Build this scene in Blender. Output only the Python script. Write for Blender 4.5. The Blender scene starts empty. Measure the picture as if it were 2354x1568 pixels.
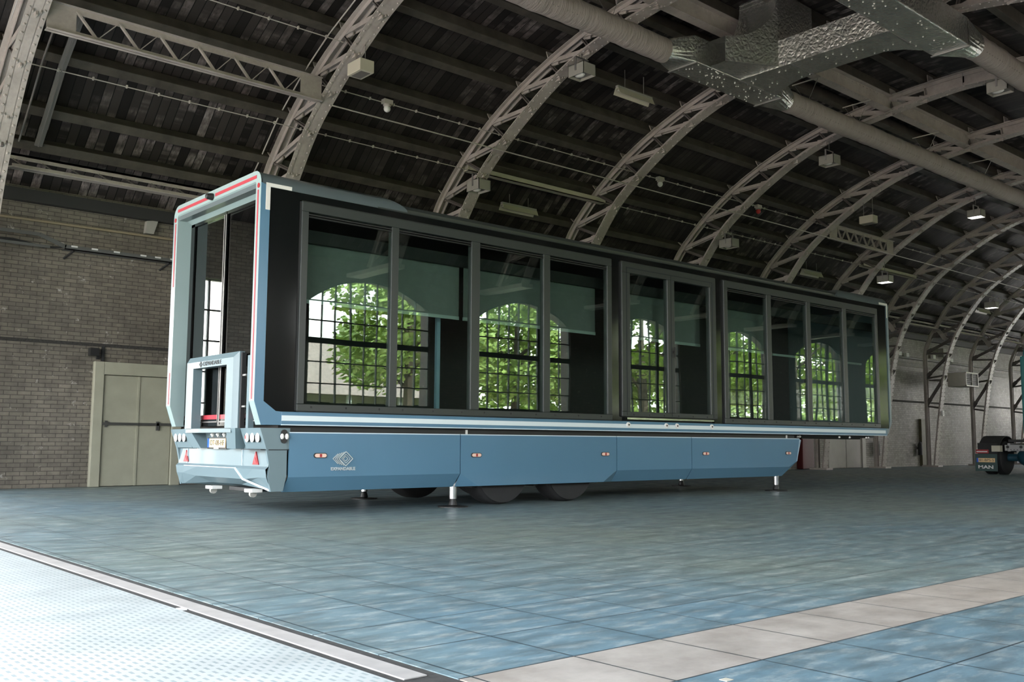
import bpy, bmesh, math, random
from mathutils import Vector, Matrix
random.seed(7)
sc = bpy.context.scene
C = sc.collection

# ------------------------------------------------------------------ camera
CX, CY, CZ = -4.9724, -10.1086, 0.8517
YAW, PIT, ROL, FPX = 0.8524, 0.1054, 0.0055, 2212.46
fw = Vector((math.cos(YAW)*math.cos(PIT), math.sin(YAW)*math.cos(PIT), math.sin(PIT)))
rt = Vector((math.sin(YAW), -math.cos(YAW), 0))
up = rt.cross(fw)
r2 = math.cos(ROL)*rt + math.sin(ROL)*up
u2 = -math.sin(ROL)*rt + math.cos(ROL)*up
cam = bpy.data.cameras.new('camera')
cam.sensor_fit = 'HORIZONTAL'; cam.sensor_width = 36; cam.lens = FPX/2354*36
cam.clip_start = 0.05; cam.clip_end = 400
co = bpy.data.objects.new('camera', cam); C.objects.link(co)
M = Matrix((r2, u2, -fw)).transposed().to_4x4(); M.translation = (CX, CY, CZ)
co.matrix_world = M
sc.camera = co

# ------------------------------------------------------------------ view + sky + sun + portals
sc.view_settings.view_transform = 'Standard'; sc.view_settings.look = 'None'
sc.view_settings.gamma = 1; sc.view_settings.use_curve_mapping = False
sc.view_settings.exposure = 3.25
sc.cycles.max_bounces = 8; sc.cycles.diffuse_bounces = 4; sc.cycles.glossy_bounces = 4
sc.cycles.transparent_max_bounces = 10; sc.cycles.transmission_bounces = 4
sc.cycles.sample_clamp_indirect = 4
sc.cycles.caustics_reflective = False; sc.cycles.caustics_refractive = False
sc.cycles.use_denoising = True

w = bpy.data.worlds.new('sky'); sc.world = w; w.use_nodes = True
nt = w.node_tree; nt.nodes.clear()
def wn(t): return nt.nodes.new(t)
tc = wn('ShaderNodeTexCoord'); sep = wn('ShaderNodeSeparateXYZ')
nt.links.new(tc.outputs['Generated'], sep.inputs[0])
grad = wn('ShaderNodeValToRGB')
grad.color_ramp.elements[0].position = 0.0; grad.color_ramp.elements[0].color = (1.0, .985, .96, 1)
grad.color_ramp.elements[1].position = 0.75; grad.color_ramp.elements[1].color = (.55, .74, 1.0, 1)
nt.links.new(sep.outputs[2], grad.inputs[0])
nz = wn('ShaderNodeTexNoise'); nz.inputs['Scale'].default_value = 3.2; nz.inputs['Detail'].default_value = 5
nt.links.new(tc.outputs['Generated'], nz.inputs['Vector'])
cr = wn('ShaderNodeValToRGB'); cr.color_ramp.elements[0].position = .47; cr.color_ramp.elements[1].position = .62
nt.links.new(nz.outputs[0], cr.inputs[0])
mx = wn('ShaderNodeMix'); mx.data_type = 'RGBA'; mx.inputs[7].default_value = (1.25, 1.21, 1.15, 1)
nt.links.new(cr.outputs[0], mx.inputs[0]); nt.links.new(grad.outputs[0], mx.inputs[6])
bg = wn('ShaderNodeBackground'); bg.inputs[1].default_value = 1.6
nt.links.new(mx.outputs[2], bg.inputs[0])
ow = wn('ShaderNodeOutputWorld'); nt.links.new(bg.outputs[0], ow.inputs[0])

sl = bpy.data.lights.new('sun', 'SUN'); sl.energy = 4.2; sl.angle = .02; sl.color = (1, .95, .87)
so = bpy.data.objects.new('sun', sl); C.objects.link(so)
# high sun behind the north side; it lights the trees seen through the south windows
so.rotation_euler = Vector((.30, .52, .86)).to_track_quat('Z', 'Y').to_euler()

WIN_C = [8.44 + 5.3*k for k in range(-2, 8)]      # centres of the arched windows of the south wall
WIN_W, WIN_SILL, WIN_SPR, WIN_TOP, WIN_TRANS = 3.62, 1.75, 4.35, 4.97, 3.33
YS = -10.7; YN = 8.5; XW = -7.0; XE = 48.0
ADDED_OPENING = (-10.3, 8.1, 5.0)                           # unseen end openings of the hall, added to let daylight in
NWIN = (-3.12, -1.35, .35, 4.15)                    # tall opening in the north wall, left of the picture

def portal(loc, sx, sy, direction):
    l = bpy.data.lights.new('daylight_portal', 'AREA'); l.shape = 'RECTANGLE'; l.size = sx; l.size_y = sy
    l.cycles.is_portal = True
    o = bpy.data.objects.new('daylight_portal', l); C.objects.link(o)
    o.location = loc; o.rotation_euler = Vector(direction).to_track_quat('-Z', 'Z' if abs(direction[2]) < .5 else 'Y').to_euler()
for xc in WIN_C:
    portal((xc, YS-.3, (WIN_SILL+WIN_TOP)/2), WIN_W, WIN_TOP-WIN_SILL, (0, 1, 0))
portal((XW-.4, -1.1, 2.6), 18.4, 5.2, (1, 0, 0))
portal((XE+.4, -1.1, 3.4), 18.4, 2.0, (-1, 0, 0))
portal(((NWIN[0]+NWIN[1])/2, YN+.35, (NWIN[2]+NWIN[3])/2), NWIN[1]-NWIN[0], NWIN[3]-NWIN[2], (0, -1, 0))

# ------------------------------------------------------------------ materials
MATS = {}
def new_mat(name):
    m = bpy.data.materials.new(name); m.use_nodes = True; MATS[name] = m
    return m, m.node_tree, m.node_tree.nodes['Principled BSDF']
def N(t, kind, **kw):
    n = t.nodes.new(kind)
    for k, v in kw.items():
        if k in n.inputs: n.inputs[k].default_value = v
        else: setattr(n, k, v)
    return n
def math_n(t, op, a, b=None, c=None):
    n = t.nodes.new('ShaderNodeMath'); n.operation = op
    for i, v in enumerate((a, b, c)):
        if v is None: continue
        if hasattr(v, 'links') or hasattr(v, 'is_linked'): t.links.new(v, n.inputs[i])
        else: n.inputs[i].default_value = v
    return n.outputs[0]
def mixc(t, fac, a, b, blend='MIX'):
    n = t.nodes.new('ShaderNodeMix'); n.data_type = 'RGBA'; n.blend_type = blend
    for i, v in ((0, fac), (6, a), (7, b)):
        if hasattr(v, 'is_linked'): t.links.new(v, n.inputs[i])
        elif i == 0: n.inputs[0].default_value = v
        else: n.inputs[i].default_value = (*v, 1) if len(v) == 3 else v
    return n.outputs[2]
def ramp(t, fac, stops):
    n = t.nodes.new('ShaderNodeValToRGB'); e = n.color_ramp.elements
    while len(e) < len(stops): e.new(.5)
    for i, (p, c) in enumerate(stops):
        e[i].position = p; e[i].color = (c, c, c, 1) if not isinstance(c, tuple) else (*c, 1)
    t.links.new(fac, n.inputs[0]); return n.outputs[0]
def coords(t, scale=(1, 1, 1)):
    g = t.nodes.new('ShaderNodeNewGeometry'); mp = t.nodes.new('ShaderNodeMapping')
    mp.inputs['Scale'].default_value = scale
    t.links.new(g.outputs['Position'], mp.inputs[0]); return mp.outputs[0]
def noise(t, vec, scale, detail=4, rough=.55):
    n = N(t, 'ShaderNodeTexNoise', Scale=scale, Detail=detail, Roughness=rough)
    t.links.new(vec, n.inputs['Vector']); return n.outputs[0]
def bump(t, p, h, strength=.3, dist=.02):
    b = N(t, 'ShaderNodeBump', Strength=strength, Distance=dist)
    t.links.new(h, b.inputs['Height']); t.links.new(b.outputs[0], p.inputs['Normal'])
def plain(name, col, rough=.5, metal=0., coat=0., spec=.5, var=.0, vs=6, emit=None, es=1):
    m, t, p = new_mat(name)
    p.inputs['Roughness'].default_value = rough; p.inputs['Metallic'].default_value = metal
    p.inputs['Coat Weight'].default_value = coat; p.inputs['Coat Roughness'].default_value = .04
    p.inputs['Specular IOR Level'].default_value = spec
    if var > 0:
        f = noise(t, coords(t), vs)
        f = ramp(t, f, [(.3, 1-var), (.7, 1+var)])
        o = mixc(t, 1, col, f, 'MULTIPLY'); t.links.new(o, p.inputs['Base Color'])
    else: p.inputs['Base Color'].default_value = (*col, 1)
    if emit:
        p.inputs['Emission Color'].default_value = (*emit, 1); p.inputs['Emission Strength'].default_value = es
    return m

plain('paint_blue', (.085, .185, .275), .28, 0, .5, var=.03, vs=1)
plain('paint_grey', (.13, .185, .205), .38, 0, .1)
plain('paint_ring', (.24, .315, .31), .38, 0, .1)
plain('paint_cap', (.095, .118, .125), .3, 0, .4)
plain('stripe_white', (.62, .70, .72), .35)
plain('mark_white', (.72, .70, .66), .4)
plain('mark_red', (.36, .035, .05), .4)
plain('edge_light', (.55, .66, .72), .25)
plain('black_gloss', (.006, .007, .007), .11, 0, 0, .5)
plain('black_matte', (.012, .012, .012), .5)
plain('frame_dark', (.028, .033, .031), .38)
plain('rubber', (.015, .015, .016), .75, var=.2)
plain('seam_dark', (.006, .01, .014), .6)
plain('chrome', (.75, .75, .76), .16, 1)
plain('steel_dull', (.32, .31, .30), .45, .8)
plain('lamp_white', (.75, .74, .72), .15, 0, .5)
plain('lamp_red', (.30, .015, .02), .35, 0, .05)
plain('lamp_amber', (.8, .55, .45), .2)
plain('plate_yellow', (.72, .50, .26), .4)
plain('plate_blue', (.01, .09, .55), .4)
plain('text_dark', (.03, .03, .03), .5)
plain('text_light', (.7, .75, .78), .3, .6)
plain('blind', (.13, .145, .135), .8, var=.06, vs=9)
plain('blind_rail', (.30, .35, .33), .4)
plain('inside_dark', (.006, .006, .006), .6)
plain('inside_floor', (.05, .045, .04), .4)
plain('post_blue', (.22, .32, .40), .3)
plain('purlin_wood', (.055, .048, .038), .7, var=.35, vs=3)
plain('lamp_housing', (.30, .29, .26), .5, var=.05)
plain('lamp_lit', (.9, .9, .9), .4, emit=(1, .97, .92), es=2.2)
plain('lamp_glass', (.7, .69, .66), .25)
plain('tube_cream', (.48, .45, .36), .5)
plain('wire', (.18, .17, .16), .5, .4)
plain('conduit', (.42, .39, .35), .45)
plain('conduit_dark', (.14, .13, .12), .5)
plain('pipe_ochre', (.24, .20, .13), .6)
plain('tray_steel', (.10, .105, .10), .5, .3)
plain('paper_tag', (.6, .6, .58), .6)
plain('red_plastic', (.5, .03, .03), .4)
plain('fire_red', (.10, .012, .012), .5)
plain('heater_cream', (.46, .44, .39), .5, var=.05)
plain('truck_green', (.012, .045, .042), .35, 0, .3)
plain('truck_frame', (.30, .30, .30), .5, .4)
plain('cab_teal', (.05, .22, .24), .25, 0, .5)
plain('truck_blue', (.012, .05, .075), .3)
plain('sign_white', (.7, .7, .68), .5)
plain('rail_steel', (.40, .375, .35), .55, .1, var=.15, vs=5)
plain('channel_dark', (.032, .03, .027), .9, var=.4, vs=25)
plain('trunk_bark', (.09, .07, .05), .9, var=.3)
plain('leaf_green', (.30, .40, .10), .6, var=.4, vs=2.5)
plain('grass_out', (.12, .17, .06), .9, var=.4, vs=1.5)
plain('roof_tile', (.22, .17, .15), .8, var=.25, vs=8)
plain('house_wall', (.42, .38, .33), .8)
plain('house_wood', (.6, .6, .58), .6)
plain('pave_out', (.38, .325, .28), .9, var=.1)
plain('door_paint', (.30, .295, .225), .5, var=.07, vs=3)
plain('door_far', (.36, .34, .305), .5, var=.05, vs=3)
plain('bar_dark', (.05, .05, .045), .5)
plain('win_iron', (.03, .035, .033), .5)
plain('olive_panel', (.075, .07, .035), .6, var=.15)
plain('cabinet_dark', (.02, .02, .02), .6)

# steel of the trusses: taupe paint with rust-brown wear
def steel(name, col, dark):
    m, t, p = new_mat(name)
    v = coords(t); f = noise(t, v, 2.2, 5)
    c = mixc(t, ramp(t, f, [(.42, 0.), (.62, 1.)]), col, dark)
    g = ramp(t, noise(t, v, 18, 3), [(.3, .93), (.7, 1.05)])
    t.links.new(mixc(t, 1, c, g, 'MULTIPLY'), p.inputs['Base Color'])
    p.inputs['Roughness'].default_value = .5
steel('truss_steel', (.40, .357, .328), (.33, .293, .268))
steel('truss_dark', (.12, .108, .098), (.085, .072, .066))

# roof boards: dark tarred planks running along the arch with worn grey flakes
m, t, p = new_mat('roof_boards')
g = t.nodes.new('ShaderNodeNewGeometry'); s = t.nodes.new('ShaderNodeSeparateXYZ'); t.links.new(g.outputs['Position'], s.inputs[0])
u = math_n(t, 'DIVIDE', s.outputs[0], .165)
fl = math_n(t, 'FLOOR', u); fr = math_n(t, 'FRACT', u)
wnz = t.nodes.new('ShaderNodeTexWhiteNoise'); wnz.noise_dimensions = '1D'; t.links.new(fl, wnz.inputs['W'])
cbv = t.nodes.new('ShaderNodeCombineXYZ'); t.links.new(math_n(t, 'MULTIPLY', fl, 7.31), cbv.inputs[0]); t.links.new(math_n(t, 'MULTIPLY', s.outputs[1], 1.5), cbv.inputs[1]); t.links.new(math_n(t, 'MULTIPLY', s.outputs[2], 1.5), cbv.inputs[2])
v2 = cbv.outputs[0]; v3 = coords(t, (16, 5, 5))
flake = math_n(t, 'MULTIPLY', ramp(t, noise(t, v2, 1.0, 4, .6), [(.50, 0.), (.66, 1.)]), ramp(t, noise(t, v3, 1.0, 5, .65), [(.36, .15), (.62, 1.)]))
patch = ramp(t, noise(t, coords(t), .28, 3), [(.40, .08), (.66, 1.)])
big = math_n(t, 'MULTIPLY', flake, patch)
base = mixc(t, wnz.outputs[0], (.010, .0085, .008), (.042, .036, .033))
tint = mixc(t, noise(t, coords(t), .9, 2), (.40, .37, .36), (.28, .21, .195))
colr = mixc(t, big, base, tint)
gap = math_n(t, 'GREATER_THAN', math_n(t, 'ABSOLUTE', math_n(t, 'SUBTRACT', fr, .5)), .455)
colr = mixc(t, gap, colr, (.002, .002, .002))
t.links.new(colr, p.inputs['Base Color']); p.inputs['Roughness'].default_value = .7; p.inputs['Specular IOR Level'].default_value = .25
bump(t, p, math_n(t, 'ADD', math_n(t, 'MULTIPLY', wnz.outputs[0], .6), math_n(t, 'ADD', math_n(t, 'MULTIPLY', gap, -1.), math_n(t, 'MULTIPLY', flake, .4))), .6, .02)

# brick walls
def brick(name, c1, c2, mort, axis='X', patchc=(.5, .48, .44)):
    m, t, p = new_mat(name)
    g = t.nodes.new('ShaderNodeNewGeometry'); s = t.nodes.new('ShaderNodeSeparateXYZ'); t.links.new(g.outputs['Position'], s.inputs[0])
    cb = t.nodes.new('ShaderNodeCombineXYZ')
    t.links.new(s.outputs[0 if axis == 'X' else 1], cb.inputs[0]); t.links.new(s.outputs[2], cb.inputs[1])
    b = t.nodes.new('ShaderNodeTexBrick'); t.links.new(cb.outputs[0], b.inputs['Vector'])
    b.inputs['Scale'].default_value = 1; b.inputs['Brick Width'].default_value = .225; b.inputs['Row Height'].default_value = .075
    b.inputs['Mortar Size'].default_value = .007; b.inputs['Mortar Smooth'].default_value = .2; b.inputs['Bias'].default_value = 0.
    b.inputs['Color1'].default_value = (*c1, 1); b.inputs['Color2'].default_value = (*c2, 1); b.inputs['Mortar'].default_value = (*mort, 1)
    v = coords(t)
    c = mixc(t, 1, b.outputs[0], ramp(t, noise(t, v, .55, 4), [(.3, .72), (.7, 1.25)]), 'MULTIPLY')
    c = mixc(t, 1, c, ramp(t, noise(t, v, 7, 4), [(.3, .8), (.7, 1.2)]), 'MULTIPLY')
    chips = ramp(t, noise(t, v, 5.5, 6, .7), [(.63, 0.), (.70, 1.)])
    c = mixc(t, math_n(t, 'MULTIPLY', chips, .7), c, patchc)
    t.links.new(c, p.inputs['Base Color']); p.inputs['Roughness'].default_value = .6
    bump(t, p, math_n(t, 'SUBTRACT', math_n(t, 'MULTIPLY', noise(t, v, 14, 3), .4), b.outputs[1]), .5, .012)
brick('brick_grey', (.155, .138, .11), (.115, .103, .083), (.055, .049, .04))
brick('brick_lime', (.30, .272, .25), (.22, .20, .187), (.13, .12, .11), patchc=(.5, .46, .45))
brick('brick_end', (.16, .13, .11), (.13, .10, .085), (.07, .06, .05), 'Y')
brick('brick_red', (.10, .07, .06), (.075, .05, .045), (.05, .045, .04))

# floor slabs: worn, scuffed, sky and tree tints put into the colour, thin joints
m, t, p = new_mat('floor_slabs')
g = t.nodes.new('ShaderNodeNewGeometry'); s = t.nodes.new('ShaderNodeSeparateXYZ'); t.links.new(g.outputs['Position'], s.inputs[0])
def grid(off, pitch, sock, half=.010):
    q = math_n(t, 'FRACT', math_n(t, 'DIVIDE', math_n(t, 'ADD', sock, off), pitch))
    d = math_n(t, 'ABSOLUTE', math_n(t, 'SUBTRACT', q, .5))
    return math_n(t, 'GREATER_THAN', d, .5-half)
gx = grid(2.16+53, .53, s.outputs[0]); gy = grid(7.28+52.5, .525, s.outputs[1])
jn = math_n(t, 'MAXIMUM', gx, gy)
idx = math_n(t, 'FLOOR', math_n(t, 'DIVIDE', math_n(t, 'ADD', s.outputs[0], 2.16), .53))
idy = math_n(t, 'FLOOR', math_n(t, 'DIVIDE', math_n(t, 'ADD', s.outputs[1], 7.28), .525))
cbn = t.nodes.new('ShaderNodeCombineXYZ'); t.links.new(idx, cbn.inputs[0]); t.links.new(idy, cbn.inputs[1])
wz = t.nodes.new('ShaderNodeTexWhiteNoise'); t.links.new(cbn.outputs[0], wz.inputs['Vector'])
v = coords(t)
hue = ramp(t, noise(t, v, .16, 2), [(.38, 0.), (.62, 1.)])
c = mixc(t, hue, (.125, .205, .245), (.175, .215, .185))
c = mixc(t, math_n(t, 'MULTIPLY', wz.outputs[0], .35), c, (.15, .20, .21))
scuff = ramp(t, noise(t, coords(t, (3.5, 9, 1)), 1.3, 6, .68), [(.50, 0.), (.70, 1.)])
c = mixc(t, math_n(t, 'MULTIPLY', scuff, .6), c, (.46, .48, .44))
dirt = ramp(t, noise(t, coords(t, (2.2, 6, 1)), .9, 5, .7), [(.44, 0.), (.64, 1.)])
c = mixc(t, math_n(t, 'MULTIPLY', dirt, .5), c, (.05, .058, .058))
# tan course of slabs
tan = math_n(t, 'MULTIPLY', math_n(t, 'LESS_THAN', s.outputs[1], -7.28), math_n(t, 'GREATER_THAN', s.outputs[1], -7.805))
tc1 = mixc(t, ramp(t, noise(t, v, 3.2, 6, .65), [(.35, 0.), (.65, 1.)]), (.40, .36, .315), (.28, .245, .21))
c = mixc(t, tan, c, tc1)
c = mixc(t, math_n(t, 'MULTIPLY', jn, .9), c, (.02, .03, .035))
t.links.new(c, p.inputs['Base Color'])
t.links.new(ramp(t, noise(t, coords(t, (2, 5, 1)), 1.1, 5), [(.35, .36), (.65, .62)]), p.inputs['Roughness'])
bump(t, p, math_n(t, 'SUBTRACT', math_n(t, 'MULTIPLY', noise(t, v, 9, 5), .3), jn), .25, .006)

# grating by the threshold: pale metal with rows of small slots
m, t, p = new_mat('grating')
g = t.nodes.new('ShaderNodeNewGeometry'); s = t.nodes.new('ShaderNodeSeparateXYZ'); t.links.new(g.outputs['Position'], s.inputs[0])
a = math_n(t, 'DIVIDE', s.outputs[0], .034); row = math_n(t, 'FLOOR', a); fa = math_n(t, 'FRACT', a)
b_ = math_n(t, 'ADD', math_n(t, 'DIVIDE', s.outputs[1], .075), math_n(t, 'MULTIPLY', math_n(t, 'FRACT', math_n(t, 'MULTIPLY', row, .5)), 1.))
fb = math_n(t, 'FRACT', b_)
slot = math_n(t, 'MULTIPLY', math_n(t, 'LESS_THAN', math_n(t, 'ABSOLUTE', math_n(t, 'SUBTRACT', fa, .5)), .2), math_n(t, 'LESS_THAN', math_n(t, 'ABSOLUTE', math_n(t, 'SUBTRACT', fb, .5)), .27))
c = mixc(t, math_n(t, 'MULTIPLY', slot, .6), (.42, .445, .43), (.17, .22, .23))
c = mixc(t, 1, c, ramp(t, noise(t, coords(t), 2.5, 5), [(.3, .85), (.7, 1.1)]), 'MULTIPLY')
t.links.new(c, p.inputs['Base Color']); p.inputs['Roughness'].default_value = .5
bump(t, p, math_n(t, 'MULTIPLY', slot, -1.), .5, .01)

# crinkled foil and cloth duct
m, t, p = new_mat('foil')
v = coords(t)
vor = N(t, 'ShaderNodeTexVoronoi', Scale=11.); vor.feature = 'DISTANCE_TO_EDGE'; t.links.new(v, vor.inputs['Vector'])
h = math_n(t, 'ADD', noise(t, v, 6, 6, .7), math_n(t, 'MULTIPLY', vor.outputs[0], .8))
p.inputs['Metallic'].default_value = .86; p.inputs['Roughness'].default_value = .24
t.links.new(mixc(t, noise(t, v, 3, 4), (.40, .41, .37), (.74, .74, .70)), p.inputs['Base Color'])
bump(t, p, h, .6, .035)
m, t, p = new_mat('duct_cloth')
v = coords(t, (11, 2.2, 2.2))
h = noise(t, v, 1.0, 5, .6)
t.links.new(mixc(t, h, (.22, .185, .17), (.36, .315, .295)), p.inputs['Base Color'])
p.inputs['Roughness'].default_value = .75
bump(t, p, h, .9, .05)

# glass of the trailer: mirror-like tinted glazing, slightly wavy, dark inside
def glazing(name, refl, tint, wav, f0):
    m = bpy.data.materials.new(name); m.use_nodes = True; MATS[name] = m
    t = m.node_tree; t.nodes.clear()
    out = t.nodes.new('ShaderNodeOutputMaterial')
    gl = t.nodes.new('ShaderNodeBsdfGlossy'); gl.inputs['Color'].default_value = (*refl, 1); gl.inputs['Roughness'].default_value = .0
    tr = t.nodes.new('ShaderNodeBsdfTransparent'); tr.inputs['Color'].default_value = (*tint, 1)
    if wav > 0:
        b = N(t, 'ShaderNodeBump', Strength=.16, Distance=wav)
        t.links.new(noise(t, coords(t, (1.3, 1.3, .55)), .9, 1), b.inputs['Height']); t.links.new(b.outputs[0], gl.inputs['Normal'])
    fr = t.nodes.new('ShaderNodeLayerWeight')
    fac = math_n(t, 'ADD', math_n(t, 'MULTIPLY', math_n(t, 'POWER', fr.outputs['Facing'], 4.), .6), f0)
    mxs = t.nodes.new('ShaderNodeMixShader')
    t.links.new(fac, mxs.inputs[0]); t.links.new(tr.outputs[0], mxs.inputs[1]); t.links.new(gl.outputs[0], mxs.inputs[2])
    t.links.new(mxs.outputs[0], out.inputs[0])
glazing('glass_trailer', (.92, 1., .95), (.80, .88, .85), .010, .075)
glazing('glass_rear', (1., 1., 1.), (.3, .33, .33), .008, .07)
glazing('glass_hall', (1., 1., 1.), (.94, .96, .95), 0, 0.01)

# ------------------------------------------------------------------ mesh helpers
class MB:
    """collects shapes for ONE mesh object"""
    def __init__(s): s.v = []; s.f = []
    def add(s, vs, fs):
        o = len(s.v); s.v += [tuple(v) for v in vs]; s.f += [tuple(i+o for i in f) for f in fs]; return s
    def box(s, x0, x1, y0, y1, z0, z1):
        return s.add([(x0,y0,z0),(x1,y0,z0),(x1,y1,z0),(x0,y1,z0),(x0,y0,z1),(x1,y0,z1),(x1,y1,z1),(x0,y1,z1)],
                     [(0,3,2,1),(4,5,6,7),(0,1,5,4),(1,2,6,5),(2,3,7,6),(3,0,4,7)])
    def prism(s, poly, axis, a0, a1):
        """poly: 2D outline extruded along axis between a0 and a1"""
        n = len(poly)
        def pt(q, a): return {'X': (a, q[0], q[1]), 'Y': (q[0], a, q[1]), 'Z': (q[0], q[1], a)}[axis]
        vs = [pt(q, a0) for q in poly]+[pt(q, a1) for q in poly]
        return s.add(vs, [tuple(range(n))[::-1], tuple(range(n, 2*n))]+[(i, (i+1) % n, n+(i+1) % n, n+i) for i in range(n)])
    def bar(s, p, q, w, h, side=(1, 0, 0)):
        """rectangular bar from p to q, w along 'side', h across"""
        p = Vector(p); q = Vector(q); d = (q-p).normalized(); sd = Vector(side); sd = (sd-d*sd.dot(d)).normalized(); n = d.cross(sd)
        vs = [e+sd*(w/2*a)+n*(h/2*b) for e in (p, q) for a, b in ((-1,-1),(1,-1),(1,1),(-1,1))]
        return s.add(vs, [(0,3,2,1),(4,5,6,7),(0,1,5,4),(1,2,6,5),(2,3,7,6),(3,0,4,7)])
    def tube(s, pts, r, n=8, cap=True):
        pts = [Vector(p) for p in pts]; rings = []; ref = None
        for i, p in enumerate(pts):
            d = (pts[min(i+1, len(pts)-1)]-pts[max(i-1, 0)]).normalized()
            if ref is None: ref = Vector((0, 0, 1)) if abs(d.z) < .9 else Vector((1, 0, 0))
            a = (ref-d*ref.dot(d)).normalized(); b = d.cross(a); ref = a
            rr = r[i] if isinstance(r, (list, tuple)) else r
            rings.append([p+a*(rr*math.cos(2*math.pi*k/n))+b*(rr*math.sin(2*math.pi*k/n)) for k in range(n)])
        vs = [v for g_ in rings for v in g_]; fs = []
        for i in range(len(rings)-1):
            for k in range(n): fs.append((i*n+k, i*n+(k+1) % n, (i+1)*n+(k+1) % n, (i+1)*n+k))
        if cap: fs += [tuple(range(n))[::-1], tuple(range(len(vs)-n, len(vs)))]
        return s.add(vs, fs)
    def lathe(s, prof, c, axis='Z', n=24):
        """prof: (radius, height) pairs revolved about axis through c"""
        vs = []; fs = []
        for r, h in prof:
            for k in range(n):
                a = 2*math.pi*k/n; x, y = r*math.cos(a), r*math.sin(a)
                vs.append({'Z': (c[0]+x, c[1]+y, c[2]+h), 'Y': (c[0]+x, c[1]+h, c[2]+y), 'X': (c[0]+h, c[1]+x, c[2]+y)}[axis])
        for i in range(len(prof)-1):
            for k in range(n): fs.append((i*n+k, i*n+(k+1) % n, (i+1)*n+(k+1) % n, (i+1)*n+k))
        fs += [tuple(range(n))[::-1], tuple(range(len(vs)-n, len(vs)))]
        return s.add(vs, fs)
    def dome(s, c, nrm, r, n=6):
        nrm = Vector(nrm).normalized(); a = nrm.orthogonal().normalized(); b = nrm.cross(a); c = Vector(c)
        vs = [c+a*(r*math.cos(2*math.pi*k/n))+b*(r*math.sin(2*math.pi*k/n)) for k in range(n)]
        vs += [c+nrm*(r*.6)+(a*math.cos(2*math.pi*k/n)+b*math.sin(2*math.pi*k/n))*(r*.55) for k in range(n)]
        return s.add(vs, [(k, (k+1) % n, n+(k+1) % n, n+k) for k in range(n)]+[tuple(range(n, 2*n))])
    def ellip(s, c, rx, ry, rz, n=14, m=8):
        prof = [(math.sin(math.pi*i/m), -math.cos(math.pi*i/m)) for i in range(m+1)]
        vs = []; fs = []
        for r, h in prof:
            for k in range(n):
                a = 2*math.pi*k/n; vs.append((c[0]+rx*r*math.cos(a), c[1]+ry*r*math.sin(a), c[2]+rz*h))
        for i in range(m):
            for k in range(n): fs.append((i*n+k, i*n+(k+1) % n, (i+1)*n+(k+1) % n, (i+1)*n+k))
        return s.add(vs, fs)
    def build(s, name, mat, parent=None, smooth=False, bevel=0, fix=True):
        me = bpy.data.meshes.new(name)
        me.from_pydata(s.v, [], s.f)
        if fix:
            bm = bmesh.new(); bm.from_mesh(me)
            bmesh.ops.recalc_face_normals(bm, faces=bm.faces); bm.to_mesh(me); bm.free()
        me.materials.append(MATS[mat])
        o = bpy.data.objects.new(name, me); C.objects.link(o)
        if smooth:
            for pl in me.polygons: pl.use_smooth = True
            sm = o.modifiers.new('smooth', 'WEIGHTED_NORMAL') if False else None
            try: me.set_sharp_from_angle(angle=math.radians(40))
            except Exception: pass
        if bevel:
            bv = o.modifiers.new('bevel', 'BEVEL'); bv.width = bevel; bv.segments = 2; bv.limit_method = 'ANGLE'
        if parent is not None: par(o, parent)
        return o
def par(o, parent):
    o.parent = parent
    o.matrix_parent_inverse = Matrix.Translation(-WORLD.get(parent.name, Vector((0, 0, 0))))
WORLD = {}
def empty(name, loc=(0, 0, 0)):
    o = bpy.data.objects.new(name, None); C.objects.link(o); o.location = loc; o.empty_display_size = .2
    WORLD[o.name] = Vector(loc); return o
def tag(o, label, cat, group=None):
    o['label'] = label; o['category'] = cat
    if group: o['group'] = group
    return o
def struct(o): o['kind'] = 'structure'; return o
def copy_tree(o, off):
    """copy a thing with its parts and their sub-parts, moved by off"""
    def rec(a, parent):
        c = a.copy(); C.objects.link(c)
        if parent is None: c.location = Vector(a.location)+Vector(off)
        else: c.parent = parent
        for ch in a.children: rec(ch, c)
        return c
    return rec(o, None)
def text_mesh(name, txt, mat, size, loc, xdir, ydir, parent, depth=.002, width=None, bold=0):
    cu = bpy.data.curves.new(name, 'FONT'); cu.body = txt; cu.size = size; cu.extrude = depth; cu.align_x = 'CENTER'; cu.align_y = 'CENTER'; cu.offset = bold
    to = bpy.data.objects.new(name, cu); C.objects.link(to)
    dg = bpy.context.evaluated_depsgraph_get(); dg.update()
    me = bpy.data.meshes.new_from_object(to.evaluated_get(dg)); bpy.data.objects.remove(to); bpy.data.curves.remove(cu)
    xs = [v.co.x for v in me.vertices]; wd = max(xs)-min(xs); sx = (width/wd) if width else 1
    xd = Vector(xdir).normalized(); yd = Vector(ydir).normalized(); zd = xd.cross(yd)
    for v_ in me.vertices: v_.co = Vector(loc)+xd*(v_.co.x*sx)+yd*v_.co.y+zd*v_.co.z
    me.materials.clear(); me.materials.append(MATS[mat])
    o = bpy.data.objects.new(name, me); C.objects.link(o)
    if parent is not None: par(o, parent)
    return o

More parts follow.
